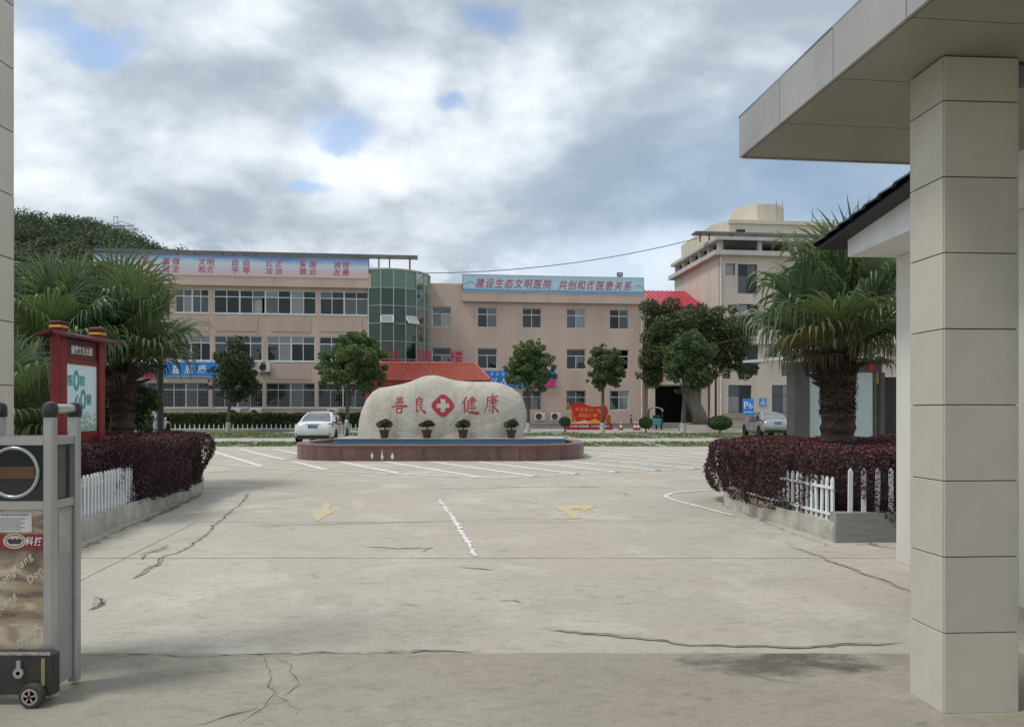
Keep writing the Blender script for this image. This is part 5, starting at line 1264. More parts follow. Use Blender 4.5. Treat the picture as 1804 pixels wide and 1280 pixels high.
# wall panels: walk the outline and cut it into about 1.2 m long slabs
P = [Vector(p) for p in outer] ; per = []
tot = 0
dense = []
for a, b in zip(P, P[1:] + P[:1]):
    k = max(1, int((b - a).length / .15)); dense += [a.lerp(b, i / k) for i in range(k)]
N_ = len(dense); chunk = 8; i = 0
while i < N_:
    idx = [(i + q) % N_ for q in range(min(chunk, N_ - i) + 1)]; seg = [dense[q] for q in idx]
    d0 = (seg[1] - seg[0]).normalized() * .004; seg[0] = seg[0] + d0; seg[-1] = seg[-1] - (seg[-1] - seg[-2]).normalized() * .004
    m = MB(); k = len(seg); c = Vector((-2.27, 24.7)); inn = []
    for q, s in enumerate(seg):
        t = (seg[min(q + 1, k - 1)] - seg[max(q - 1, 0)]).normalized(); nn = Vector((-t.y, t.x)); inn.append(s + nn * .06)
    vs = [(s.x + ox, s.y + oy, 0) for s in seg] + [(s.x + ox, s.y + oy, FH - .05) for s in seg] + [(s.x + ox, s.y + oy, 0) for s in inn] + [(s.x + ox, s.y + oy, FH - .05) for s in inn]
    fs = [(q, q + 1, k + q + 1, k + q) for q in range(k - 1)] + [(k + q, k + q + 1, 3 * k + q + 1, 3 * k + q) for q in range(k - 1)] + [(0, k, 3 * k, 2 * k), (k - 1, 3 * k - 1, 4 * k - 1, 2 * k - 1)]
    m.add(vs, fs).build('panel', GRAN, fo); i += chunk
def ringmesh(A_, B_, z0, z1):
    m = MB(); k = len(A_)
    m.add([(x + ox, y + oy, z) for z in (z0, z1) for x, y in A_] + [(x + ox, y + oy, z) for z in (z0, z1) for x, y in B_], [])
    for i in range(k):
        j = (i + 1) % k; m.f += [(i, j, k + j, k + i), (k + i, k + j, 3 * k + j, 3 * k + i), (2 * k + j, 2 * k + i, 3 * k + i, 3 * k + j), (j, i, 2 * k + i, 2 * k + j)]
    return m
ringmesh(off_(outer, -.02), off_(outer, .34), FH - .05, FH).build('coping', CAPM, fo)
ringmesh(off_(outer, .07), off_(outer, .30), 0, FH - .052).build('basin_wall', M('basin_grey', (.3, .3, .3)), fo)
BT = brick_mat('blue_tile', (.10, .18, .27), (.13, .22, .32), (.24, .30, .36), .12, .12, .008, .25, .2)
MB().poly([(x + ox, y + oy, .02) for x, y in off_(outer, .29)]).build('basin_floor', BT, fo)
lx0, lx1 = PX(588, 24.8), PX(996, 24.8)
MB().box(lx0 + ox, lx1 + ox, .12, 2.4, .03, .545).build('ledge', BT, fo)
MB().box(lx0 + ox - .02, lx1 + ox + .02, .09, 2.45, .546, .575).build('ledge_cap', M('ledge_stone', (.42, .43, .42), (.34, .34, .33), 3, .6), fo)
wt = MB().poly([(x + ox, y + oy, .24) for x, y in off_(outer, .295)])
wm = M('pool_water', (.05, .10, .13), (.06, .12, .15), 2, .04, spec=.6, bump=.08, bscale=9); wt.build('water', wm, fo)
DR = M('lime_streak', (.72, .70, .68), rough=.7)
for i, (x, y0, y1, w) in enumerate(((655, 795, 808, .05), (673, 789, 812, .05), (691, 796, 809, .06))):
    X = PX(x, 21.9) + ox; m = MB(); za, zb = PZ(y1, 21.9), PZ(y0, 21.9); zz = max(za, .03)
    m.poly([(X - .012, FY0 + oy - .004, zz), (X + .014, FY0 + oy - .004, zz), (X + w, FY0 + oy - .004, zz + .10), (X + .02, FY0 + oy - .004, zz + .16), (X + .006, FY0 + oy - .004, zb), (X - .02, FY0 + oy - .004, zz + .15), (X - w * .8, FY0 + oy - .004, zz + .09)]).build('lime_streak', DR, fo)

# boulder
DRK = 26.0; zbase = .55
zo = [(60, 690), (62, 600), (70, 520), (92, 420), (140, 300), (200, 225), (270, 185), (350, 175), (430, 160), (500, 145), (570, 125), (640, 95), (700, 72), (760, 60), (830, 60), (900, 75), (980, 98), (1060, 112), (1150, 122), (1250, 125), (1350, 125), (1430, 128), (1520, 150), (1600, 190), (1660, 240), (1700, 300), (1720, 360), (1730, 430), (1728, 520), (1716, 600), (1700, 690)]
ol = [(PX(620 + a * .17738, DRK), PZ(650 + b * .17738, DRK)) for a, b in zo]
def densify(pts, k):
    out = []
    for a, b in zip(pts, pts[1:]): out += [(a[0] + (b[0] - a[0]) * i / k, a[1] + (b[1] - a[1]) * i / k) for i in range(k)]
    return out + [pts[-1]]
ol = densify(ol, 3); ol = [(x, max(z, zbase)) for x, z in ol]; ccx, ccz = (ol[0][0] + ol[-1][0]) / 2, zbase
rk = thing('boulder', 'big pale boulder carved with red characters and a red cross emblem', 'boulder', (ccx, DRK, zbase))
TH = .62; rings = [1.0, .995, .98, .95, .90, .82, .70, .55, .38, .2, .0]; vs = []; fs = []
from mathutils import noise as mn
k = len(ol)
for sgn in (-1, 1):
    for f in rings if sgn < 0 else rings[1:]:
        dep = TH * (1 - f ** 5) ** .5 * (1 - .0 * f)
        for x, z in ol:
            X, Z = (x - ccx) * f, (z - zbase) * (f if True else 1); lean = .12 * Z
            p = Vector((X, sgn * dep + lean * .4, Z)); q = (f > .15) * mn.fractal(p * .9 + Vector((3, 1, 2)), 1.0, 2.0, 4) * .07 + mn.fractal(p * 3.1, 1.0, 2.0, 4) * .018
            p.y += sgn * q; p.x += q * .4; vs.append(tuple(p))
nr = len(rings)
for j in range(nr - 1): fs += [(j * k + i, j * k + i + 1, (j + 1) * k + i + 1, (j + 1) * k + i) for i in range(k - 1)]
base2 = nr * k
for j in range(nr - 1):
    a0 = (0 if j == 0 else base2 + (j - 1) * k); b0 = base2 + j * k
    fs += [(a0 + i + 1, a0 + i, b0 + i, b0 + i + 1) for i in range(k - 1)]
rockmb = MB().add(vs, fs)
RK = bpy.data.materials.new('boulder_stone'); RK.use_nodes = True
def rock_mat():
    N = RK.node_tree.nodes; L = RK.node_tree.links; b = N['Principled BSDF']; tc = N.new('ShaderNodeTexCoord')
    def nz(sc, det, st=(1, 1, 1), dist=0):
        mp = N.new('ShaderNodeMapping'); L.new(tc.outputs['Object'], mp.inputs[0]); mp.inputs['Scale'].default_value = st
        q = N.new('ShaderNodeTexNoise'); L.new(mp.outputs[0], q.inputs[0]); q.inputs['Scale'].default_value = sc; q.inputs['Detail'].default_value = det; q.inputs['Roughness'].default_value = .65; q.inputs['Distortion'].default_value = dist; return q.outputs[0]
    def mr(v, a, c):
        r = N.new('ShaderNodeMapRange'); L.new(v, r.inputs[0]); r.inputs[1].default_value = a; r.inputs[2].default_value = c; return r.outputs[0]
    def mix(f, a, c, k=1.0):
        x = N.new('ShaderNodeMix'); x.data_type = 'RGBA'; q = N.new('ShaderNodeMath'); q.operation = 'MULTIPLY'; L.new(f, q.inputs[0]); q.inputs[1].default_value = k; L.new(q.outputs[0], x.inputs[0])
        for i, v in ((6, a), (7, c)):
            if isinstance(v, tuple): x.inputs[i].default_value = v + (1,)
            else: L.new(v, x.inputs[i])
        return x.outputs[2]
    col = mix(mr(nz(1.3, 9, (1, 1, .7)), .38, .62), (.54, .495, .42), (.45, .41, .345))
    col = mix(mr(nz(1.1, 8, (2.6, 1, .30), .6), .52, .68), col, (.31, .295, .245), .55)       # rain streaks
    col = mix(mr(nz(5, 9), .50, .70), col, (.33, .31, .255), .6); col = mix(mr(nz(28, 6), .52, .66), col, (.30, .28, .235), .5); col = mix(mr(nz(14, 8), .58, .7), col, (.58, .54, .46), .25)
    L.new(col, b.inputs['Base Color']); b.inputs['Roughness'].default_value = .85
    bp = N.new('ShaderNodeBump'); bp.inputs['Strength'].default_value = .7; bp.inputs['Distance'].default_value = .035; L.new(nz(9, 9), bp.inputs['Height']); L.new(bp.outputs[0], b.inputs['Normal'])
rock_mat(); rockmb.build('stone', RK, rk, smooth=True)
bvh = BVHTree.FromPolygons([Vector(v) for v in rockmb.v], rockmb.f)
def onrock(px, pz):
    X = PX(px, DRK - .6) - ccx; Z = PZ(pz, DRK - .6) - zbase
    h = bvh.ray_cast(Vector((X, -4, Z)), Vector((0, 1, 0)))[0]
    return (X, (h.y if h else -.6) - .008, Z)
CARVE = M('carved_red', (.42, .035, .04), (.30, .03, .032), 7, .65, detail=8)
# brush strokes: polylines in a unit square (x right, y up) with start and end widths
HAN = {
 '善': [([(.36, 1.0), (.45, .90)], .05, .07), ([(.66, 1.02), (.57, .90)], .04, .07), ([(.26, .86), (.76, .90)], .05, .06), ([(.32, .76), (.70, .79)], .05, .05), ([(.22, .66), (.80, .69)], .05, .06), ([(.51, .88), (.50, .60)], .07, .06),
       ([(.34, .60), (.42, .50)], .05, .07), ([(.68, .61), (.60, .50)], .04, .06), ([(-.02, .40), (.45, .47), (1.02, .44)], .05, .10), ([(.30, .32), (.36, .04)], .07, .06), ([(.30, .32), (.70, .35), (.62, .06)], .06, .08), ([(.36, .07), (.64, .09)], .05, .06)],
 '良': [([(.40, 1.0), (.50, .92)], .05, .09), ([(.24, .84), (.30, .10)], .08, .07), ([(.24, .84), (.68, .88), (.64, .52)], .06, .08), ([(.30, .70), (.62, .72)], .05, .05), ([(.30, .54), (.62, .56)], .05, .05), ([(.28, .12), (.48, .24)], .08, .03),
       ([(.74, .46), (.56, .34)], .05, .04), ([(.46, .48), (.66, .24), (1.0, .06)], .05, .13)],
 '健': [([(.30, .98), (.02, .58)], .09, .04), ([(.18, .74), (.17, .02)], .08, .05), ([(.46, .86), (.84, .90), (.80, .58)], .05, .06), ([(.40, .74), (.98, .78)], .05, .05), ([(.46, .60), (.82, .62)], .05, .05), ([(.44, .46), (.88, .48)], .05, .05), ([(.42, .32), (.92, .35)], .05, .06), ([(.66, 1.02), (.66, .14)], .08, .05),
       ([(.32, .74), (.44, .76), (.34, .50), (.44, .46), (.26, .10)], .05, .05), ([(.32, .32), (.48, .10), (1.14, .02)], .05, .12)],
 '康': [([(.52, 1.06), (.60, .96)], .05, .09), ([(.18, .86), (.94, .92)], .05, .06), ([(.22, .88), (.20, .40), (-.06, -.02)], .08, .03), ([(.40, .76), (.80, .79), (.77, .54)], .05, .06), ([(.28, .66), (.94, .69)], .05, .05), ([(.38, .54), (.78, .56)], .05, .05), ([(.58, .88), (.59, .00), (.50, .08)], .08, .05),
       ([(.32, .40), (.44, .32)], .04, .07), ([(.28, .12), (.50, .26)], .06, .03), ([(.84, .44), (.68, .34)], .06, .04), ([(.62, .34), (.98, .06)], .04, .11)]}
def brush(ch, cx, cy, w, h):
    m = MB()
    for pts, w0, w1 in HAN[ch]:
        P = [Vector(p) for p in pts]; D = []
        for a, b in zip(P, P[1:]): D += [a.lerp(b, i / 6) for i in range(6)]
        D.append(P[-1]); n = len(D); L_ = []; R_ = []
        for i, p in enumerate(D):
            t = i / (n - 1); d = (D[min(i + 1, n - 1)] - D[max(i - 1, 0)]).normalized(); nn = Vector((-d.y, d.x)); ww = (w0 + (w1 - w0) * t) * .5 * 1.5 * (1.12 - .42 * math.sin(math.pi * t)) * (.55 if i in (0, n - 1) else 1)
            for lst, s in ((L_, 1), (R_, -1)): q = p + nn * ww * s; lst.append(onrock(cx + (q.x - .5) * w, cy - (q.y - .5) * h))
        m.add(L_ + R_, [(i, i + 1, n + i + 1, n + i) for i in range(n - 1)])
    m.build('carved_character', CARVE, rk)
brush('善', 703, 713.5, 27, 31); brush('良', 739, 713.5, 23, 31); brush('健', 827, 713, 27, 31); brush('康', 866, 711, 25, 32)
# emblem: red lozenge with bulged sides and a pale cross
ec = (780, 714); m = MB(); ring_ = []
for q in range(4):
    a0 = Vector((math.cos(q * math.pi / 2), math.sin(q * math.pi / 2))) * 22; a1 = Vector((math.cos((q + 1) * math.pi / 2), math.sin((q + 1) * math.pi / 2))) * 22
    for i in range(10):
        t = i / 10; p = a0.lerp(a1, t); p *= 1 - .10 * math.sin(2 * math.pi * t * 1.0 + .0) * 0 + .10 * math.sin(math.pi * t) - .10 * max(0, 1 - 8 * min(t, 1 - t)); ring_.append(p)
cr1 = 4.2; cr2 = 11.5
cross = [(-cr1, cr2), (cr1, cr2), (cr1, cr1), (cr2, cr1), (cr2, -cr1), (cr1, -cr1), (cr1, -cr2), (-cr1, -cr2), (-cr1, -cr1), (-cr2, -cr1), (-cr2, cr1), (-cr1, cr1)]
def radial(poly, ang):
    d = Vector((math.cos(ang), math.sin(ang))); best = 0
    for a, b in zip(poly, poly[1:] + poly[:1]):
        a = Vector(a); b = Vector(b); e = b - a; den = d.x * e.y - d.y * e.x
        if abs(den) < 1e-9: continue
        t = (a.x * e.y - a.y * e.x) / den; u = (a.x * d.y - a.y * d.x) / den
        if t > 0 and -1e-6 <= u <= 1 + 1e-6: best = max(best, t)
    return best
K = 96; I_ = []; O_ = []; rl = [tuple(p) for p in ring_]
for i in range(K):
    a = 2 * math.pi * (i + .5) / K; ri, ro = radial(cross, a), radial(rl, a)
    I_.append(onrock(ec[0] + ri * math.cos(a), ec[1] - ri * math.sin(a))); O_.append(onrock(ec[0] + ro * math.cos(a), ec[1] - ro * math.sin(a)))
m.add(I_ + O_, [(i, (i + 1) % K, K + (i + 1) % K, K + i) for i in range(K)]); m.build('red_cross_emblem', CARVE, rk)

# bonsai pots along the ledge
POT = M('pot_clay', (.115, .045, .036), (.08, .032, .026), 6, .6); BON = M('bonsai_leaf', (.045, .062, .026), (.095, .105, .05), 3, .7, island=.7)
DP = 25.05
for i, (x, lab) in enumerate(((677, 'brown pot with round bonsai, leftmost under the carved boulder'), (752, 'brown pot with flat spreading bonsai, second from left under the boulder'), (815.5, 'brown pot with bonsai, third from left under the boulder'), (900.5, 'brown pot with bonsai, rightmost under the boulder'))):
    rnd = np.random.default_rng(60 + i); pt = thing('bonsai_pot', lab, 'potted plant', (PX(x, DP), DP, .576), rnd.uniform(0, 1), 'bonsai pots along the fountain ledge')
    MB().lathe([(.11, 0), (.125, .02), (.165, .24), (.185, .245), (.185, .285), (.155, .285), (.15, .25)], (0, 0, 0), 14).build('pot', POT, pt, smooth='auto'); MB().lathe([(.15, .255), (.001, .265)], (0, 0, 0), 12).build('soil', MATS['earth'], pt)
    MB().tube([(0, 0, .25), (.03, .0, .34), (-.03, .02, .42), (.02, 0, .50)], [.03, .026, .02, .01], 7).tube([(-.03, .02, .42), (-.16, 0, .47)], [.015, .006], 5).tube([(0.0, 0, .40), (.17, .02, .47)], [.015, .006], 5).build('stem', PBARK, pt)
    n = 1100; u = rnd.normal(size=(n, 3)); u /= np.linalg.norm(u, axis=1, keepdims=True); fl = (.13, .085, .12, .13)[i]
    c = np.array([[0, 0, .50], [-.13, 0, .46], [.14, .02, .47], [.04, -.08, .53]])[rnd.integers(0, 4, n)]
    link('foliage', quads_mesh('foliage', leaves(c + u * np.array([.16, .15, fl]) * rnd.uniform(.6, 1, (n, 1)), .055, up=.3, nrm=u, nw=.6, rng=rnd), BON), pt, kind='stuff')

# ================================================================== TREES
BARK = M('bark', (.085, .068, .052), (.14, .12, .095), 6, .95, bump=.8, bscale=18, stretch=(1, 1, .3)); BARKP = M('bark_pale', (.20, .185, .155), (.13, .115, .095), 4, .95, bump=.7, bscale=14, stretch=(1, 1, .35)); LIME = M('lime_wash', (.46, .45, .41), (.34, .32, .28), 4, .9)
LF = {'mid': M('leaf_mid', (.065, .115, .04), (.15, .205, .085), .8, .55, island=.6, transl=.2, world_pos=True), 'fresh': M('leaf_fresh', (.08, .145, .045), (.18, .245, .095), .8, .5, island=.6, transl=.22, world_pos=True),
      'dark': M('leaf_dark', (.042, .074, .03), (.10, .135, .062), .7, .55, island=.6, transl=.12, world_pos=True), 'olive': M('leaf_olive', (.05, .078, .03), (.12, .145, .062), .6, .55, island=.6, transl=.15, world_pos=True)}
def tree(label, base, trunk, tr, lobes, leafmat, seed, nl=9000, size=.17, white=False, bark=None, group='broadleaf trees planted before the hospital', name='broadleaf_tree', lump=.25):
    rng = np.random.default_rng(seed); rnd = random.Random(seed); bark = bark or BARK
    t = thing(name, label, 'tree', base, 0, group); trunk = [Vector(p) for p in trunk]; n = len(trunk)
    MB().tube(trunk, [tr * (1.25 if i == 0 else 1 - .45 * i / (n - 1)) for i in range(n)], 10).build('trunk', bark, t, smooth=True)
    if white: MB().tube([trunk[0] + (trunk[1] - trunk[0]) * .02, trunk[0] + (trunk[1] - trunk[0]).normalized() * .75], [tr * 1.27, tr * 1.14], 12, False).build('lime_wash', LIME, t, smooth=True)
    top = trunk[-1]; C = []; br = MB(); tv = sum(a[3] * a[4] * a[5] for a in lobes)
    for (x, y, z, rx, ry, rz) in lobes:
        k = max(10, int(80 * rx * ry * rz / tv))
        for _ in range(k):
            u = rng.normal(size=3); u /= np.linalg.norm(u); q = rng.uniform(.25, .84); C.append((x + u[0] * rx * q, y + u[1] * ry * q, z + u[2] * rz * q, lump * (rx + rz) / 2 * rng.uniform(.7, 1.25)))
        for _ in range(k // 2): u = rng.normal(size=3); u /= np.linalg.norm(u); q = rng.uniform(.9, 1.06); C.append((x + u[0] * rx * q, y + u[1] * ry * q, z + u[2] * rz * q, lump * (rx + rz) / 2 * rng.uniform(.25, .5)))
        for _ in range(2 + int(rx)):
            c = C[-1 - rnd.randrange(k)]; s = trunk[rnd.choice((-1, -1, -2))] ; e = Vector(c[:3]); mid = s.lerp(e, .5) + Vector((rnd.uniform(-.2, .2), rnd.uniform(-.2, .2), rnd.uniform(-.1, .25)))
            br.tube([s, mid, e], [min(.14, tr * .42), min(.08, tr * .24), .02], 6)
    br.build('limbs', bark, t, smooth=True)
    C = np.array(C); w = C[:, 3] ** 2; idx = rng.choice(len(C), nl, p=w / w.sum()); u = rng.normal(size=(nl, 3)); u /= np.linalg.norm(u, axis=1, keepdims=True)
    rr_ = rng.uniform(.35, 1.05, (nl, 1)) ** .6; P = C[idx, :3] + u * C[idx, 3:4] * rr_ * np.array([1, 1, .8])
    link('crown', quads_mesh('crown', leaves(P, size, up=.35, nrm=u, nw=.8, aspect=.5, rng=rng, var=.5), LF[leafmat]), t, kind='stuff'); return t
def simple(label, x0, x1, yt, yb, xb, D, mat, seed, tr=.13, white=True, nl=9000, shape='round', **kw):
    X = PX(xb, D); c = PX((x0 + x1) / 2, D) - X; rx = (PX(x1, D) - PX(x0, D)) / 2; zt, zb = PZ(yt, D), PZ(yb, D); zc = (zt + zb) / 2; rz = (zt - zb) / 2
    if shape == 'round': lobes = [(c, 0, zc + rz * .05, rx * .92, rx * .85, rz * .88), (c - rx * .35, .1, zc - rz * .25, rx * .55, rx * .6, rz * .5), (c + rx * .35, -.1, zc - rz * .2, rx * .6, rx * .6, rz * .55), (c + rx * .1, 0, zc + rz * .55, rx * .5, rx * .5, rz * .42)]
    else: lobes = [(c, 0, zc - rz * .12, rx * 1.0, rx * .9, rz * .86), (c, 0, zc - rz * .5, rx * .8, rx * .8, rz * .45), (c + rx * .05, 0, zc + rz * .55, rx * .45, rx * .45, rz * .42), (c - rx * .5, 0, zc - rz * .3, rx * .45, rx * .5, rz * .5), (c + rx * .5, 0, zc - rz * .35, rx * .45, rx * .5, rz * .5)]
    return tree(label, (X, D, 0), [(0, 0, -.05), (.03, 0, zb * .5), (c * .2, 0, zb + .3), (c * .5, 0, zc)], tr, lobes, mat, seed, nl, white=white, **kw)
simple('dark egg-shaped street tree in front of the blue sign, far left of the row', 368, 462, 582, 712, 402, 56, 'dark', 1, .16, shape='egg', nl=27000, size=.15)
simple('bright green round tree left of the boulder, behind the white car', 553, 690, 577, 706, 611, 53, 'fresh', 2, .17, nl=34000, size=.16)
simple('round green tree just right of the boulder', 880, 986, 590, 706, 930, 54, 'fresh', 3, .15, nl=27000, size=.15)
simple('small slender tree behind the red flag sign', 1026, 1108, 604, 696, 1061, 53, 'mid', 4, .15, nl=20000, size=.15)
D5 = 58.; X5 = PX(1238, D5); q = lambda x, y, rx, rz, dy=0.: (PX(x, D5) - X5, dy, PZ(y, D5), rx * D5 / FPX, rx * D5 / FPX * .9, rz * D5 / FPX)
tree('large spreading dark evergreen tree before the covered passage', (X5, D5, 0), [(0, 0, -.05), (-.35, 0, 1.4), (-.9, 0, 2.6), (-1.3, 0, 4.2), (-1.6, 0, 6.0)], .62,
     [q(1187, 590, 55, 75), q(1165, 560, 32, 45), q(1150, 640, 34, 45), q(1255, 590, 62, 52), q(1305, 590, 36, 50), q(1300, 640, 40, 28), q(1215, 650, 45, 45), q(1240, 560, 40, 30)], 'olive', 5, 75000, .18, bark=BARKP, lump=.42)
simple('medium dark green tree standing in front of the large evergreen', 1163, 1268, 572, 706, 1203, 52, 'mid', 6, .17, white=True, nl=29000, size=.15)
# tree ring
trg = thing('tree_kerb', 'round concrete kerb around the foot of the large evergreen', 'kerb', (X5, D5, 0)); MB().lathe([(1.9, 0), (1.9, .5), (1.6, .5), (1.6, .1)], (0, 0, 0), 28).build('kerb', CONC_FAR, trg, smooth='auto')

# topiary balls
def ball(label, x, y0, y1, w, D, seed):
    rng = np.random.default_rng(seed); X = PX(x, D); zt, zb = PZ(y0, D), PZ(y1, D); rx = w * D / FPX / 2; zc = (zt + zb) / 2; rz = (zt - zb) / 2
    t = thing('topiary_bush', label, 'bush', (X, D, 0), 0, 'round clipped bushes on the lawn edge')
    MB().tube([(0, 0, -.03), (.02, 0, zb * .6), (0, 0, zc)], [.07, .055, .03], 7).build('trunk', BARK, t)
    n = 4200; u = rng.normal(size=(n, 3)); u /= np.linalg.norm(u, axis=1, keepdims=True)
    P = u * np.array([rx, rx, rz]) * (rng.uniform(.80, 1.03, (n, 1))) + np.array([0, 0, zc]); link('foliage', quads_mesh('foliage', leaves(P, .09, up=.2, nrm=u, nw=1., aspect=.6, rng=rng), LF['mid']), t, kind='stuff')
    m = MB(); m.lathe([(rx * .8 * math.sin(a), zc - rz * .8 * math.cos(a)) for a in np.linspace(.05, math.pi - .05, 9)], (0, 0, 0), 14); m.build('added_dark_core', M('bush_dark_core', (.02, .028, .012)), t)
ball('round clipped bush in front of the blue tricycle', 1137.5, 734, 754, 24, 54, 1); ball('wide clipped ball bush left of the silver car', 1268, 732, 757, 43, 52, 2); ball('small clipped bush beside the red flag sign', 995, 734, 751, 20, 54, 3)

# low green hedge with small pickets before the left block
GH = M('green_hedge_leaf', (.035, .075, .018), (.085, .13, .038), 1.2, .6, island=.7, transl=.15, world_pos=True); GHT = M('green_hedge_top', (.06, .11, .026), (.12, .165, .05), 1.2, .6, island=.7, transl=.2, world_pos=True)
HCORE2 = HCORE; HCORE = M('green_dark_core', (.014, .022, .010), rough=.95)
a_, b_ = BW(S(120, NL - 2.2), NL - 2.2), BW(S(655, NL - 2.2), NL - 2.2)
hedge('long clipped green hedge along the foot of the left block', [([(a_.x, a_.y), ((a_.x + b_.x) / 2, (a_.y + b_.y) / 2), (b_.x, b_.y)], .65, 1.36)], 220, .15, GH, GHT, seed=9, z0=.05)
a_, b_ = BW(S(200, NL - 3.1), NL - 3.1), BW(S(655, NL - 3.1), NL - 3.1); dd = b_ - a_; pf_ = thing('picket_fence', 'low white picket edging in front of the long green hedge', 'fence', a_)
n = int(dd.length / .36); pm_ = MB().prism([(-.035, 0, 0), (.035, 0, 0), (.035, 0, .42), (0, 0, .56), (-.035, 0, .42)], (0, .03, 0)).mesh('picket'); pm_.materials.append(PICK)
for i in range(n): o = link('picket', pm_, pf_, tuple(dd * (i + .5) / n)); o.rotation_euler = (0, 0, A)
MB().bar((0, .05, .16), tuple(dd + Vector((0, .05, .16))), .03, .06).build('rail', PICK, pf_); MB().bar((0, -.1, .03), tuple(dd + Vector((0, -.1, .03))), .2, .14).build('edging', CONC_FAR, pf_)
# shrubs among the left palms
def shrub(label, x, y, rx, ry, D, mat, seed, n=5000, size=.10):
    rng = np.random.default_rng(seed); X = PX(x, D); zc = PZ(y, D); t = thing('shrub', label, 'shrub', (X, D, .1), 0, 'shrubs among the left palms')
    a, b = rx * D / FPX, ry * D / FPX; C = rng.normal(size=(16, 3)); C /= np.linalg.norm(C, axis=1, keepdims=True); C = C * np.array([a, a * .7, b]) * .62 + np.array([0, 0, zc - .1]); i = rng.integers(0, 16, n)
    u = rng.normal(size=(n, 3)); u /= np.linalg.norm(u, axis=1, keepdims=True); link('foliage', quads_mesh('foliage', leaves(C[i] + u * min(a, b) * .45 * rng.uniform(.5, 1, (n, 1)), size, up=.3, nrm=u, nw=.6, rng=rng), LF[mat]), t, kind='stuff')
    m = MB()
    for k in range(6): m.tube([(rng.uniform(-.1, .1), 0, -.1), tuple(C[k] * np.array([.5, .5, .6])), tuple(C[k])], [.03, .02, .008], 5)
    m.build('stem', BARK, t)
shrub('dense dark green shrub between the left pillar and the notice board', 58, 700, 46, 70, 11.2, 'dark', 1, 8000); shrub('light green shrub right of the left palm trunk', 250, 720, 34, 46, 14.6, 'mid', 2, 5000); shrub('dark bush behind the notice board and palm trunk', 195, 715, 40, 50, 15.5, 'dark', 3, 5000)
shrub('dark loose bush beyond the left palms', 60, 610, 70, 80, 22, 'dark', 4, 7000, .16); shrub('tall dark bush behind the palms next to the building end', 140, 560, 60, 90, 30, 'olive', 5, 7000, .2)
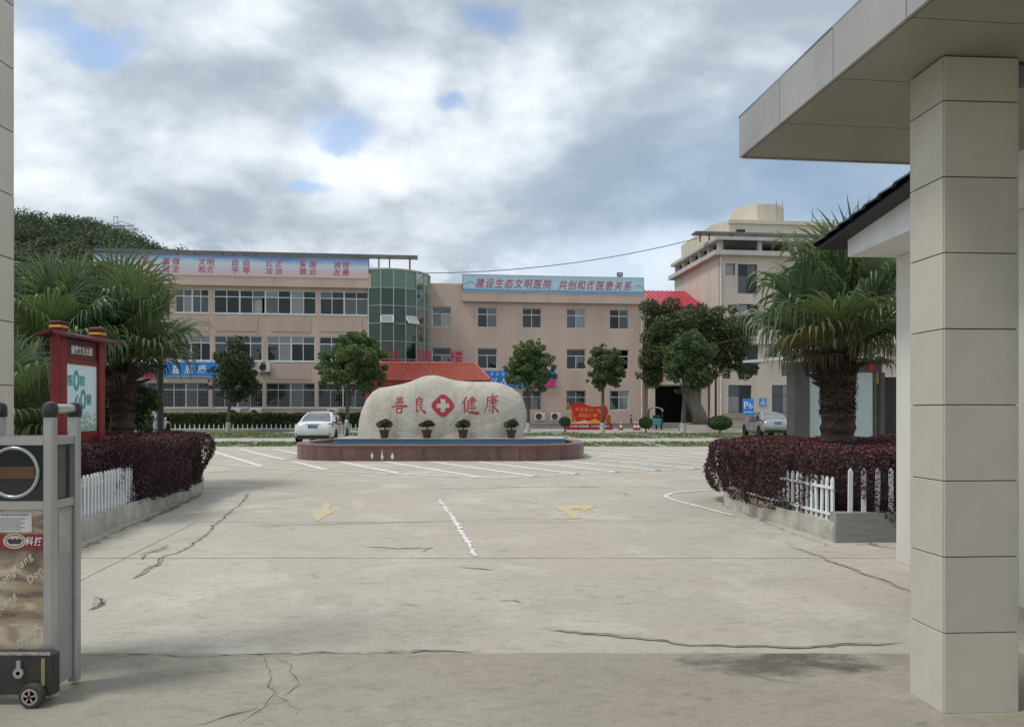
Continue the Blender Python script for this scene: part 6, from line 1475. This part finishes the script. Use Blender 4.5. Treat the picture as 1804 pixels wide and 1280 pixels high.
# ================================================================== CARS
def sedan(label, paint, loc, rz, group='parked cars'):
    t = thing('parked_car', label, 'car', loc, rz, group); L_ = 4.5
    st = [(0, .70, .50, .86), (.05, .80, .36, .95), (.16, .86, .27, 1.00), (.45, .885, .22, 1.04), (.95, .89, .20, 1.03), (1.6, .89, .18, .97), (2.4, .89, .18, .94), (3.1, .89, .19, .93), (3.6, .885, .20, .88), (4.05, .86, .22, .80), (4.32, .78, .27, .72), (4.46, .62, .36, .62)]
    def sec(w, zl, zt): h = zt - zl; return [(w * .80, zl), (w * .96, zl + h * .12), (w, zl + h * .38), (w * .985, zl + h * .66), (w * .955, zl + h * .86), (w * .80, zt - h * .02), (w * .4, zt + .015), (0, zt + .022)]
    m = MB(); k = 0
    for y, w, zl, zt in st:
        s = sec(w, zl, zt); row = [(x, y, z) for x, z in s] + [(-x, y, z) for x, z in reversed(s[:-1])]; k = len(row); m.v += row
    for i in range(len(st) - 1):
        for j in range(k): m.f.append((i * k + j, i * k + (j + 1) % k, (i + 1) * k + (j + 1) % k, (i + 1) * k + j))
    m.f += [tuple(range(k - 1, -1, -1)), tuple(range((len(st) - 1) * k, len(st) * k))]
    body = m.build('body', paint, t, smooth='auto')
    # cabin: belt ring, waist ring, roof ring
    rings = [[(.74, .62), (.80, .95), (.83, 1.6), (.83, 2.5), (.80, 3.0), (.70, 3.25)], [(.66, .98), (.70, 1.18), (.73, 1.65), (.73, 2.4), (.70, 2.72), (.62, 2.88)], [(.52, 1.42), (.56, 1.52), (.575, 1.75), (.575, 2.2), (.55, 2.4), (.50, 2.5)]]; zz = [1.0, 1.26, 1.455]
    c = MB(); kk = 12
    for r, z in zip(rings, zz): c.v += [(x, y, z if not (z == 1.0) else (1.02 if y < 1.2 else .93)) for x, y in r] + [(-x, y, z if not (z == 1.0) else (1.02 if y < 1.2 else .93)) for x, y in reversed(r)]
    c.v += [(x * .82, 1.52 + (y - 1.42) * .86, 1.485) for x, y in rings[2]] + [(-x * .82, 1.52 + (y - 1.42) * .86, 1.485) for x, y in reversed(rings[2])]
    for i in range(3):
        for j in range(kk): c.f.append((i * kk + j, i * kk + (j + 1) % kk, (i + 1) * kk + (j + 1) % kk, (i + 1) * kk + j))
    c.f.append(tuple(range(3 * kk, 4 * kk))); cab = c.build('cabin', paint, t, smooth='auto'); V = [Vector(v) for v in c.v]
    G = M('car_glass', (.03, .035, .038), rough=.05, spec=.8, coat=.5); GR = M('rear_glass', (.16, .18, .185), (.10, .12, .125), 2, .06, spec=.8, coat=.6)
    def panel(name, idx, mat, ins, par=cab):
        P = [V[i] for i in idx]; cc = sum(P, Vector()) / len(P); n = (P[1] - P[0]).cross(P[-1] - P[0]).normalized(); n = n if n.dot(cc - Vector((0, 2, .9))) > 0 else -n
        Q = [p + (cc - p) * ins + n * .010 for p in P]; MB().prism(Q, -n * .02).build(name, mat, par)
    
    rw_ = MB(); P_ = [V[i] for i in (11, 0, 12, 24, 35, 23)]; cc = sum(P_, Vector()) / 6; P_ = [cc + (p - cc) * .90 + Vector((0, -.012, .012)) for p in P_]
    rw_.add(P_, [(0, 1, 2, 5), (5, 2, 3, 4)]).build('rear_window', GR, cab, smooth=True)
    panel('windshield', (5, 6, 18, 30, 29, 17), G, .08)
    for a in ((1, 2, 14, 26, 25, 13), (2, 3, 15, 27, 26, 14), (3, 4, 16, 28, 27, 15)):
        panel('side_window', a, G, .10); panel('side_window', tuple(kk * (i // kk) + (kk - 1 - i % kk) for i in a), G, .10)
    TY = M('tyre_rubber', (.018, .018, .018), rough=.85); RM_ = M('alloy', (.42, .43, .44), rough=.3, metal=.7); BK = M('bumper_black', (.02, .02, .021), rough=.6); TL = M('tail_red', (.36, .012, .018), (.28, .01, .012), 8, .12, coat=.6); TLW = M('tail_clear', (.55, .45, .45), rough=.15)
    for s in (-1, 1):
        for y in (.82, 3.55):
            w = MB().lathe([(.20, -.10), (.29, -.10), (.315, -.06), (.315, .06), (.29, .10), (.20, .10)], (s * .80, y, .315), 24, 'x').build('wheel', TY, t, smooth='auto')
            MB().lathe([(.20, -.095), (.20, .095), (.17, .06), (.17, -.06)], (s * .80, y, .315), 24, 'x').build('rim', RM_, w); sp = MB()
            for i in range(5): a = i * 1.2566; sp.bar((s * .885, y, .315), (s * .885, y + .18 * math.cos(a), .315 + .18 * math.sin(a)), .02, .05)
            sp.build('spoke', RM_, w)
            MB().lathe([(.36, 0), (.36, .012), (.30, .012), (.30, 0)], (s * .884 if s > 0 else s * .884 - .012, y, .33), 24, 'x').build('wheel_arch', BK, t)
        # tail light wraps the corner
        MB().add([(s * .42, .035, .94), (s * .74, .075, .96), (s * .87, .26, .97), (s * .875, .22, .84), (s * .80, .035, .80), (s * .50, .01, .84)] + [(s * .42, .10, .93), (s * .74, .14, .95), (s * .80, .28, .96), (s * .80, .24, .84), (s * .74, .10, .80), (s * .50, .07, .84)],
                 [(0, 1, 2, 3, 4, 5), (6, 11, 10, 9, 8, 7)] + [(i, i + 6, (i + 1) % 6 + 6, (i + 1) % 6) for i in range(6)]).build('tail_light', TL, t)
        MB().box(min(s * .56, s * .70), max(s * .56, s * .70), .018, .06, .86, .88).build('reverse_light', TLW, t)
        MB().bbox(min(s * .90, s * 1.04), max(s * .90, s * 1.04), 2.85, 2.97, .95, 1.08, .03).build('mirror', paint, t)
        MB().box(min(s * .60, s * .78), max(s * .60, s * .78), .03, .10, .46, .52).build('reflector', BK, t)
        MB().box(s * .893 - .006, s * .893 + .006, 1.62, 1.635, .32, .96).box(s * .893 - .006, s * .893 + .006, 2.6, 2.615, .32, .94).build('door_gap', BK, t)
        for y in (1.75, 2.7): MB().bbox(min(s * .885, s * .91), max(s * .885, s * .91), y, y + .2, .80, .83, .008).build('door_handle', paint, t)
    MB().box(-.72, .72, .03, .12, .28, .42).build('lower_bumper', BK, t)
    MB().box(-.22, .22, -.008, .02, .74, .88).build('number_plate', M('plate_blue', (.03, .07, .28), rough=.4), t)
    MB().box(-.34, .34, .0, .03, .905, .93).build('trim_bar', RM_, t)
    m = MB()
    for i in range(6): x = -.17 + i * .062 + (.02 if i > 1 else 0); m.box(x, x + .035, -.0105, -.0085, .785, .835)
    m.build('plate_marks', M('plate_white', (.6, .62, .66)), t)
    return t
PW = M('car_white', (.74, .74, .73), (.70, .70, .69), 1, .25, coat=.8); PS = M('car_silver', (.42, .43, .45), (.38, .39, .41), 1, .28, metal=.55, coat=.6)
D = 33.2; sedan('white sedan parked behind the left end of the fountain, rear toward camera', PW, (PX(551, D), D, .0), .04)
D = 43.5; sedan('silver sedan parked on the right beside the blue parking sign', PS, (PX(1371, D), D, .0), .0)
D = 50.0; sedan('white car mostly hidden behind the black lamp post on the left', PW, (PX(232, D), D, .0), .02)

# ---- blue cargo tricycle with pale hood
D = 61.; tq = thing('cargo_tricycle', 'small teal cargo tricycle with pale hood parked at the passage', 'tricycle', (PX(1154, D), D, 0), -.25); TE = M('teal_paint', (.05, .25, .29), (.06, .22, .25), 3, .4); HD_ = M('hood_canvas', (.52, .54, .44), (.44, .45, .36), 3, .7)
MB().bbox(-.55, .55, -.55, .75, .42, .92, .05).build('cargo_box', TE, tq); MB().box(-.50, .50, .8, 1.9, .38, .50).build('frame', DARKFR, tq)
m = MB(); prof_ = [(-.62, 1.62), (-.50, 1.80), (-.2, 1.90), (.2, 1.90), (.50, 1.80), (.62, 1.62)]; m.add([(x, -.65, z) for x, z in prof_] + [(x, 1.75, z - .03) for x, z in prof_] + [(x * .96, -.65, z - .06) for x, z in prof_] + [(x * .96, 1.75, z - .09) for x, z in prof_], [(i, i + 1, 7 + i, 6 + i) for i in range(5)] + [(12 + i + 1, 12 + i, 18 + i, 19 + i) for i in range(5)] + [(i + 1, i, 12 + i, 13 + i) for i in range(5)] + [(0, 6, 18, 12), (5, 17, 23, 11)]); m.build('hood', HD_, tq)
MB().quad((-.60, -.6, 1.64), (-.60, .9, 1.64), (-.56, .9, .92), (-.56, -.6, .92)).build('side_curtain', HD_, tq)
for x in (-.56, .56):
    for y in (-.58, .8, 1.7): MB().bar((x, y, .45), (x, y, 1.66), .04).build('post', DARKFR, tq)
MB().bbox(-.35, .35, .95, 1.35, .5, .85, .06).build('seat', DARKFR, tq); MB().bbox(-.3, .3, 1.75, 1.95, .35, 1.2, .05).build('front_panel', TE, tq); MB().bar((-.35, 1.6, 1.12), (.35, 1.6, 1.12), .04).build('handlebar', DARKFR, tq)
for x, y in ((-.52, .05), (.52, .05), (0, 1.85)):
    w = MB().lathe([(.15, -.06), (.26, -.05), (.27, 0), (.26, .05), (.15, .06)], (x, y, .27), 18, 'x').build('wheel', MATS['tyre_rubber'], tq); MB().lathe([(.15, -.055), (.15, .055), (.05, .07), (.05, -.07)], (x, y, .27), 14, 'x').build('rim', MATS['alloy'], w)

# ---- red flag-shaped slogan sign
D = 61.5; rs = thing('slogan_sign', 'red flag-shaped slogan sign with golden hills standing before the hospital wall', 'sign', (PX(1000, D), D, 0), .05); kx = D / FPX
def fp(x, y, o=0.): return ((x - 1000) * kx, o, PZ(y, D))
FRD = M('flag_red', (.56, .018, .016), (.48, .012, .012), 1.0, .4); GLD = M('gold', (.72, .42, .05), (.62, .30, .04), 2, .4); GLP = M('gold_pale', (.72, .55, .30), rough=.4)
edge = [(1006, 712), (1012, 710), (1020, 708.5), (1028, 710), (1036, 714), (1046, 716), (1056, 715), (1064, 713), (1070, 716), (1072, 726), (1068, 738), (1064, 748), (1008, 748)]
MB().prism([fp(*e) for e in edge], (0, .12, 0)).build('flag', FRD, rs)
MB().prism([fp(998, 745.5), fp(1078, 745.5), fp(1080, 757), fp(996, 757)], (0, .45, 0)).build('base', M('base_crimson', (.34, .02, .045)), rs).location.y = -.12
for x0, x1 in ((1001, 1016), (998, 1011)): MB().bar(fp(x0, 709, -.03), fp(x1, 746, -.03), .07, .05).build('flagpole', GLD, rs)
hillp = [fp(1002, 746, -.10), fp(1010, 742.5, -.10), fp(1020, 743, -.10), fp(1030, 739, -.10), fp(1038, 742, -.10), fp(1048, 737, -.10), fp(1058, 743, -.10), fp(1068, 746, -.10)]
MB().prism(hillp, (0, .08, 0)).build('golden_hills', GLD, rs); MB().prism([fp(1004, 746, -.13), fp(1020, 742, -.13), fp(1034, 741, -.13), fp(1040, 745.8, -.13)], (0, .02, 0)).build('pale_hills', GLP, rs)
ff = lambda x, z: (x, -.012, z)
write(rs, '不忘初心', [(x - 1000) * kx for x in (1017, 1025, 1033.5, 1042)], PZ(721, D), .34, .32, ff, GLD, .1); write(rs, '牢记使命', [(x - 1000) * kx for x in (1023, 1031, 1040, 1049)], PZ(731, D), .40, .36, ff, GLD, .1)
bf = lambda x, z: (x, -.128, z)
write(rs, '为中国人民谋幸福', [(x - 1000) * kx for x in spread(1004, 1037, 8)], PZ(750.5, D), .17, .20, bf, SWH, 0, True); write(rs, '为中华民族谋复兴', [(x - 1000) * kx for x in spread(1041, 1074, 8)], PZ(750.5, D), .17, .20, bf, SWH, 0, True)
m = MB(); ex, ez = (1055 - 1000) * kx, PZ(723, D)
arc = [(ex + .13 * math.cos(t), -.015, ez + .13 * math.sin(t)) for t in np.linspace(-2.4, 1.3, 9)]
for a, b in zip(arc, arc[1:]): m.bar(a, b, .01, .045)
m.bar((ex + .14, -.016, ez - .14), (ex - .10, -.016, ez + .08), .01, .045).bar((ex - .16, -.016, ez + .03), (ex - .03, -.016, ez + .15), .01, .06); m.build('emblem', GLD, rs)
rng = np.random.default_rng(4); P = np.stack([rng.uniform(1068, 1076, 240), np.full(240, 0.), rng.uniform(731, 746, 240)], 1); P = np.array([fp(a, c, -.05 + rng.uniform(-.1, .1)) for a, b, c in P])
link('flowers', quads_mesh('flowers', leaves(P, .12, rng=rng), M('flower_red', (.42, .05, .03), (.55, .30, .04), 4, .6, island=.9)), rs, kind='stuff')

# ---- traffic cones and bollard on the platform edge
CO = M('cone_red', (.50, .06, .05), rough=.5)
for i, (x, y, D, lab) in enumerate(((1094, 757, 61.2, 'red and white traffic cone standing alone near the slogan sign'), (1119, 757.5, 60.6, 'red and white traffic cone, left one of the pair by the tricycle'), (1124.5, 758, 60.2, 'red and white traffic cone, right one of the pair by the tricycle'))):
    c = thing('traffic_cone', lab, 'cone', (PX(x, D), D, 0), 0, 'red and white traffic cones by the platform'); MB().box(-.2, .2, -.2, .2, 0, .05).build('foot', DARKFR, c)
    MB().lathe([(.15, .05), (.115, .22)], (0, 0, 0), 14).lathe([(.085, .40), (.055, .56)], (0, 0, 0), 14).build('cone', CO, c); MB().lathe([(.113, .22), (.087, .40)], (0, 0, 0), 14).lathe([(.053, .56), (.03, .70)], (0, 0, 0), 14).build('band', SWH, c)
bo = thing('bollard', 'short dark post standing on the platform by the wall', 'bollard', BW(S(1112, -1.6), -1.6, .48)); MB().lathe([(.10, 0), (.10, .72), (.06, .78), (.02, .79)], (0, 0, 0), 12).build('post', M('bollard_brown', (.13, .07, .05)), bo); MB().lathe([(.105, .5), (.105, .56)], (0, 0, 0), 12).build('band', SWH, bo)

# ---- blue parking sign on a pole, dark lamp pole by the passage
D = 47.; ps = thing('parking_sign', 'blue square parking sign with white P on a thin pole beside the silver car', 'sign', (PX(1318, D), D, 0)); w = 19.5 * D / FPX / 2; z0, z1 = PZ(730, D), PZ(702, D)
MB().tube([(0, .05, 0), (0, .05, z1 - .05)], .03, 8).build('pole', M('sign_pole', (.42, .42, .42), rough=.4), ps); MB().bbox(-w, w, -.015, .015, z0, z1, .01).build('plate', BLUE, ps)
g = MB(); glyph_into(g, 'P', lambda u, v: (u, -.021, v), -.13, z0 + .60, .62, .62); g.build('letter', SWH, ps); m = MB()
m.add(*ring(.16, z0 + .50, .10, .02, -.021, 14)); m.bar((.10, -.02, z0 + .74), (.16, -.02, z0 + .52), .01, .05).bar((.15, -.02, z0 + .56), (.27, -.02, z0 + .46), .01, .04); m.build('wheelchair_symbol', SWH, ps)
m = MB()
for i in range(6): m.box(-.28 + i * .095, -.22 + i * .095, -.021, -.0165, z0 + .12, z0 + .20)
m.build('print', SWH, ps)
D = 60; pp = thing('thin_pole', 'slim dark pole standing beside the covered passage', 'pole', (PX(1261, D), D, 0)); MB().tube([(0, 0, 0), (0, 0, PZ(645, D))], [.10, .07], 8).build('shaft', M('pole_dark', (.05, .045, .045), rough=.5), pp); MB().lathe([(.17, 0), (.17, .12), (.10, .2)], (0, 0, 0), 10).build('base', MATS['pole_dark'], pp)
# ---- black lamp post on the left
D = 17.5; lp_ = thing('lamp_post', 'black lamp post with flared head behind the left hedge', 'lamp post', (PX(282.5, D), D, 0)); LB = M('lamp_post_black', (.018, .018, .02), rough=.45); zt = PZ(608, D)
MB().lathe([(.11, 0), (.11, .35), (.075, .42), (.072, zt - .34), (.06, zt - .33)], (0, 0, 0), 14).build('shaft', LB, lp_, smooth='auto'); MB().lathe([(.06, zt - .34), (.075, zt - .2), (.11, zt - .06), (.13, zt), (.02, zt + .01)], (0, 0, 0), 14).build('head', LB, lp_, smooth='auto')

# ---- red notice board
nb = thing('notice_board', 'red notice board with pale poster between two yellow-banded posts', 'notice board', (-5.65, 9.2, 0)); NR_ = M('board_red', (.20, .012, .014), (.16, .010, .012), 2, .45); NRD = M('board_dark_red', (.115, .018, .018), rough=.5); YB = M('yellow_band', (.62, .33, .03), rough=.45)
def nbp(D, X=-5.62): return Vector((X + 5.62, D - 9.0, 0))
ya, yb = 0.0, .86
for y, top in ((ya, 2.52), (yb, 2.54)):
    MB().bbox(-.07, .07, y - .07, y + .07, 0, 2.50, .012).build('post', NR_, nb); MB().bbox(-.08, .08, y - .08, y + .08, 2.501, 2.53, .01).build('collar', YB, nb); MB().bbox(-.07, .07, y - .07, y + .07, 2.531, 2.56, .01).build('neck', NR_, nb); MB().bbox(-.08, .08, y - .08, y + .08, 2.561, top + .06, .01).build('cap', NRD, nb)
rp_ = MB(); rp_.prism([(.18, -.20, 2.385), (.18, 1.10, 2.385), (.02, 1.05, 2.43), (.02, -.16, 2.43)], (0, 0, .035)); rp_.prism([(-.18, -.20, 2.385), (-.02, -.16, 2.43), (-.02, 1.05, 2.43), (-.18, 1.10, 2.385)], (0, 0, .035)); rp_.build('small_roof', NRD, nb)
MB().box(-.03, .03, .072, .788, 2.13, 2.38).build('header', NRD, nb); MB().box(-.045, .045, .072, .788, 2.07, 2.129).build('cross_bar', NR_, nb); MB().box(-.045, .045, .072, .788, 1.12, 1.20).build('cross_bar', NR_, nb)
MB().box(-.028, .028, .075, .785, 1.205, 2.068).build('panel', M('board_poster', (.58, .70, .74), (.66, .74, .73), 1.5, .35), nb)
hf = lambda y, z: (.034, y, z)
write(nb, '健康文化长廊', spread(.20, .68, 6), 2.255, .08, .12, hf, SWH, 0)
TEAL = M('poster_teal', (.03, .30, .34), (.05, .36, .33), 4, .4)
write(nb, '医院', (.19, .45), 1.86, .12, .15, hf, TEAL, 0); write(nb, '心健', (.34, .60), 1.62, .12, .15, hf, TEAL, 0)
m = MB()
for cy, cz in ((.32, 1.86), (.47, 1.62)):
    v, f = ring(0, 0, .085, .022, 0); m.add([(.034, cy + x * .55, cz + z * 1.25) for x, y, z in v], f)
m.build('poster_ornament', TEAL, nb); m = MB()
for i in range(3): m.box(.0285, .0315, .28, .60, 1.45 - i * .035, 1.46 - i * .035)
m.build('poster_lines', M('poster_grey', (.4, .5, .5)), nb)
rng = np.random.default_rng(8); n = 160; P = np.stack([np.full(n, .031), rng.uniform(.10, .76, n), 1.215 + rng.random(n) ** 2 * .22], 1); V = leaves(P, .06, nrm=np.array([[1., 0, 0]] * n), nw=60, rng=rng, fold=0.)
link('poster_flowers', quads_mesh('poster_flowers', V, M('poster_leaf', (.16, .42, .36), (.45, .55, .30), 3, .5, island=.9)), nb, kind='stuff')

# ---- glazed shelter behind the right palm
D = 18.; sh = thing('glazed_shelter', 'dark framed shelter with frosted panes behind the right palm', 'shelter', (PX(1398, D), D, 0), .05); FRM = M('shelter_frame', (.055, .055, .055), (.085, .08, .075), 3, .5); FRO = glass('frosted_pane', (.6, .68, .70), .12, .35, .12, (.36, .44, .45))
kx = D / FPX; hgt = PZ(655, D)
MB().bbox(0, 30 * kx, 0, .42, 0, hgt + .25, .02).build('pier', FRM, sh); MB().box(30 * kx + .001, 162 * kx, .05, .16, hgt, hgt + .28).build('fascia', FRM, sh)
xs = [30, 105, 110, 148]
for a, b in ((30, 105), (110, 148)): MB().box(a * kx + .02, b * kx - .02, .09, .11, .35, hgt - .001).build('pane', FRO, sh)
for a, b in ((105, 110), (148, 153), (160, 168)): MB().box(a * kx, b * kx, .06, .15, 0, hgt - .001).build('mullion', FRM, sh)
MB().box(30 * kx + .001, 162 * kx, .06, .14, .25, .349).build('sill', FRM, sh)
MB().prism([(-.3, -.5, hgt + .285), (4.5, -.5, hgt + .285), (4.5, 2.6, hgt + .40), (-.3, 2.6, hgt + .40)], (0, 0, .06)).build('roof', M('shelter_roof', (.50, .52, .53), (.42, .44, .45), 3, .5), sh)
MB().box(168 * kx, 4.2, 2.4, 2.5, 0, hgt).build('rear_wall', ROOMD, sh); MB().box(136 * kx, 148 * kx, .03, .049, hgt + .05, hgt + .20).build('red_plate', FRD, sh); MB().box(167 * kx, 176 * kx, .5, .55, hgt - .25, hgt + .12).build('yellow_plate', YB, sh)
MB().tube([(115 * kx, -.3, hgt + .30), (122 * kx, -.45, hgt + .36), (134 * kx, -.5, hgt + .50), (134 * kx, -.5, hgt + .80)], [.06, .06, .05, .04], 8).build('roof_bracket', FRM, sh)

# clean up unused data so only what is seen remains
for me in [m for m in bpy.data.meshes if m.users == 0]: bpy.data.meshes.remove(me)
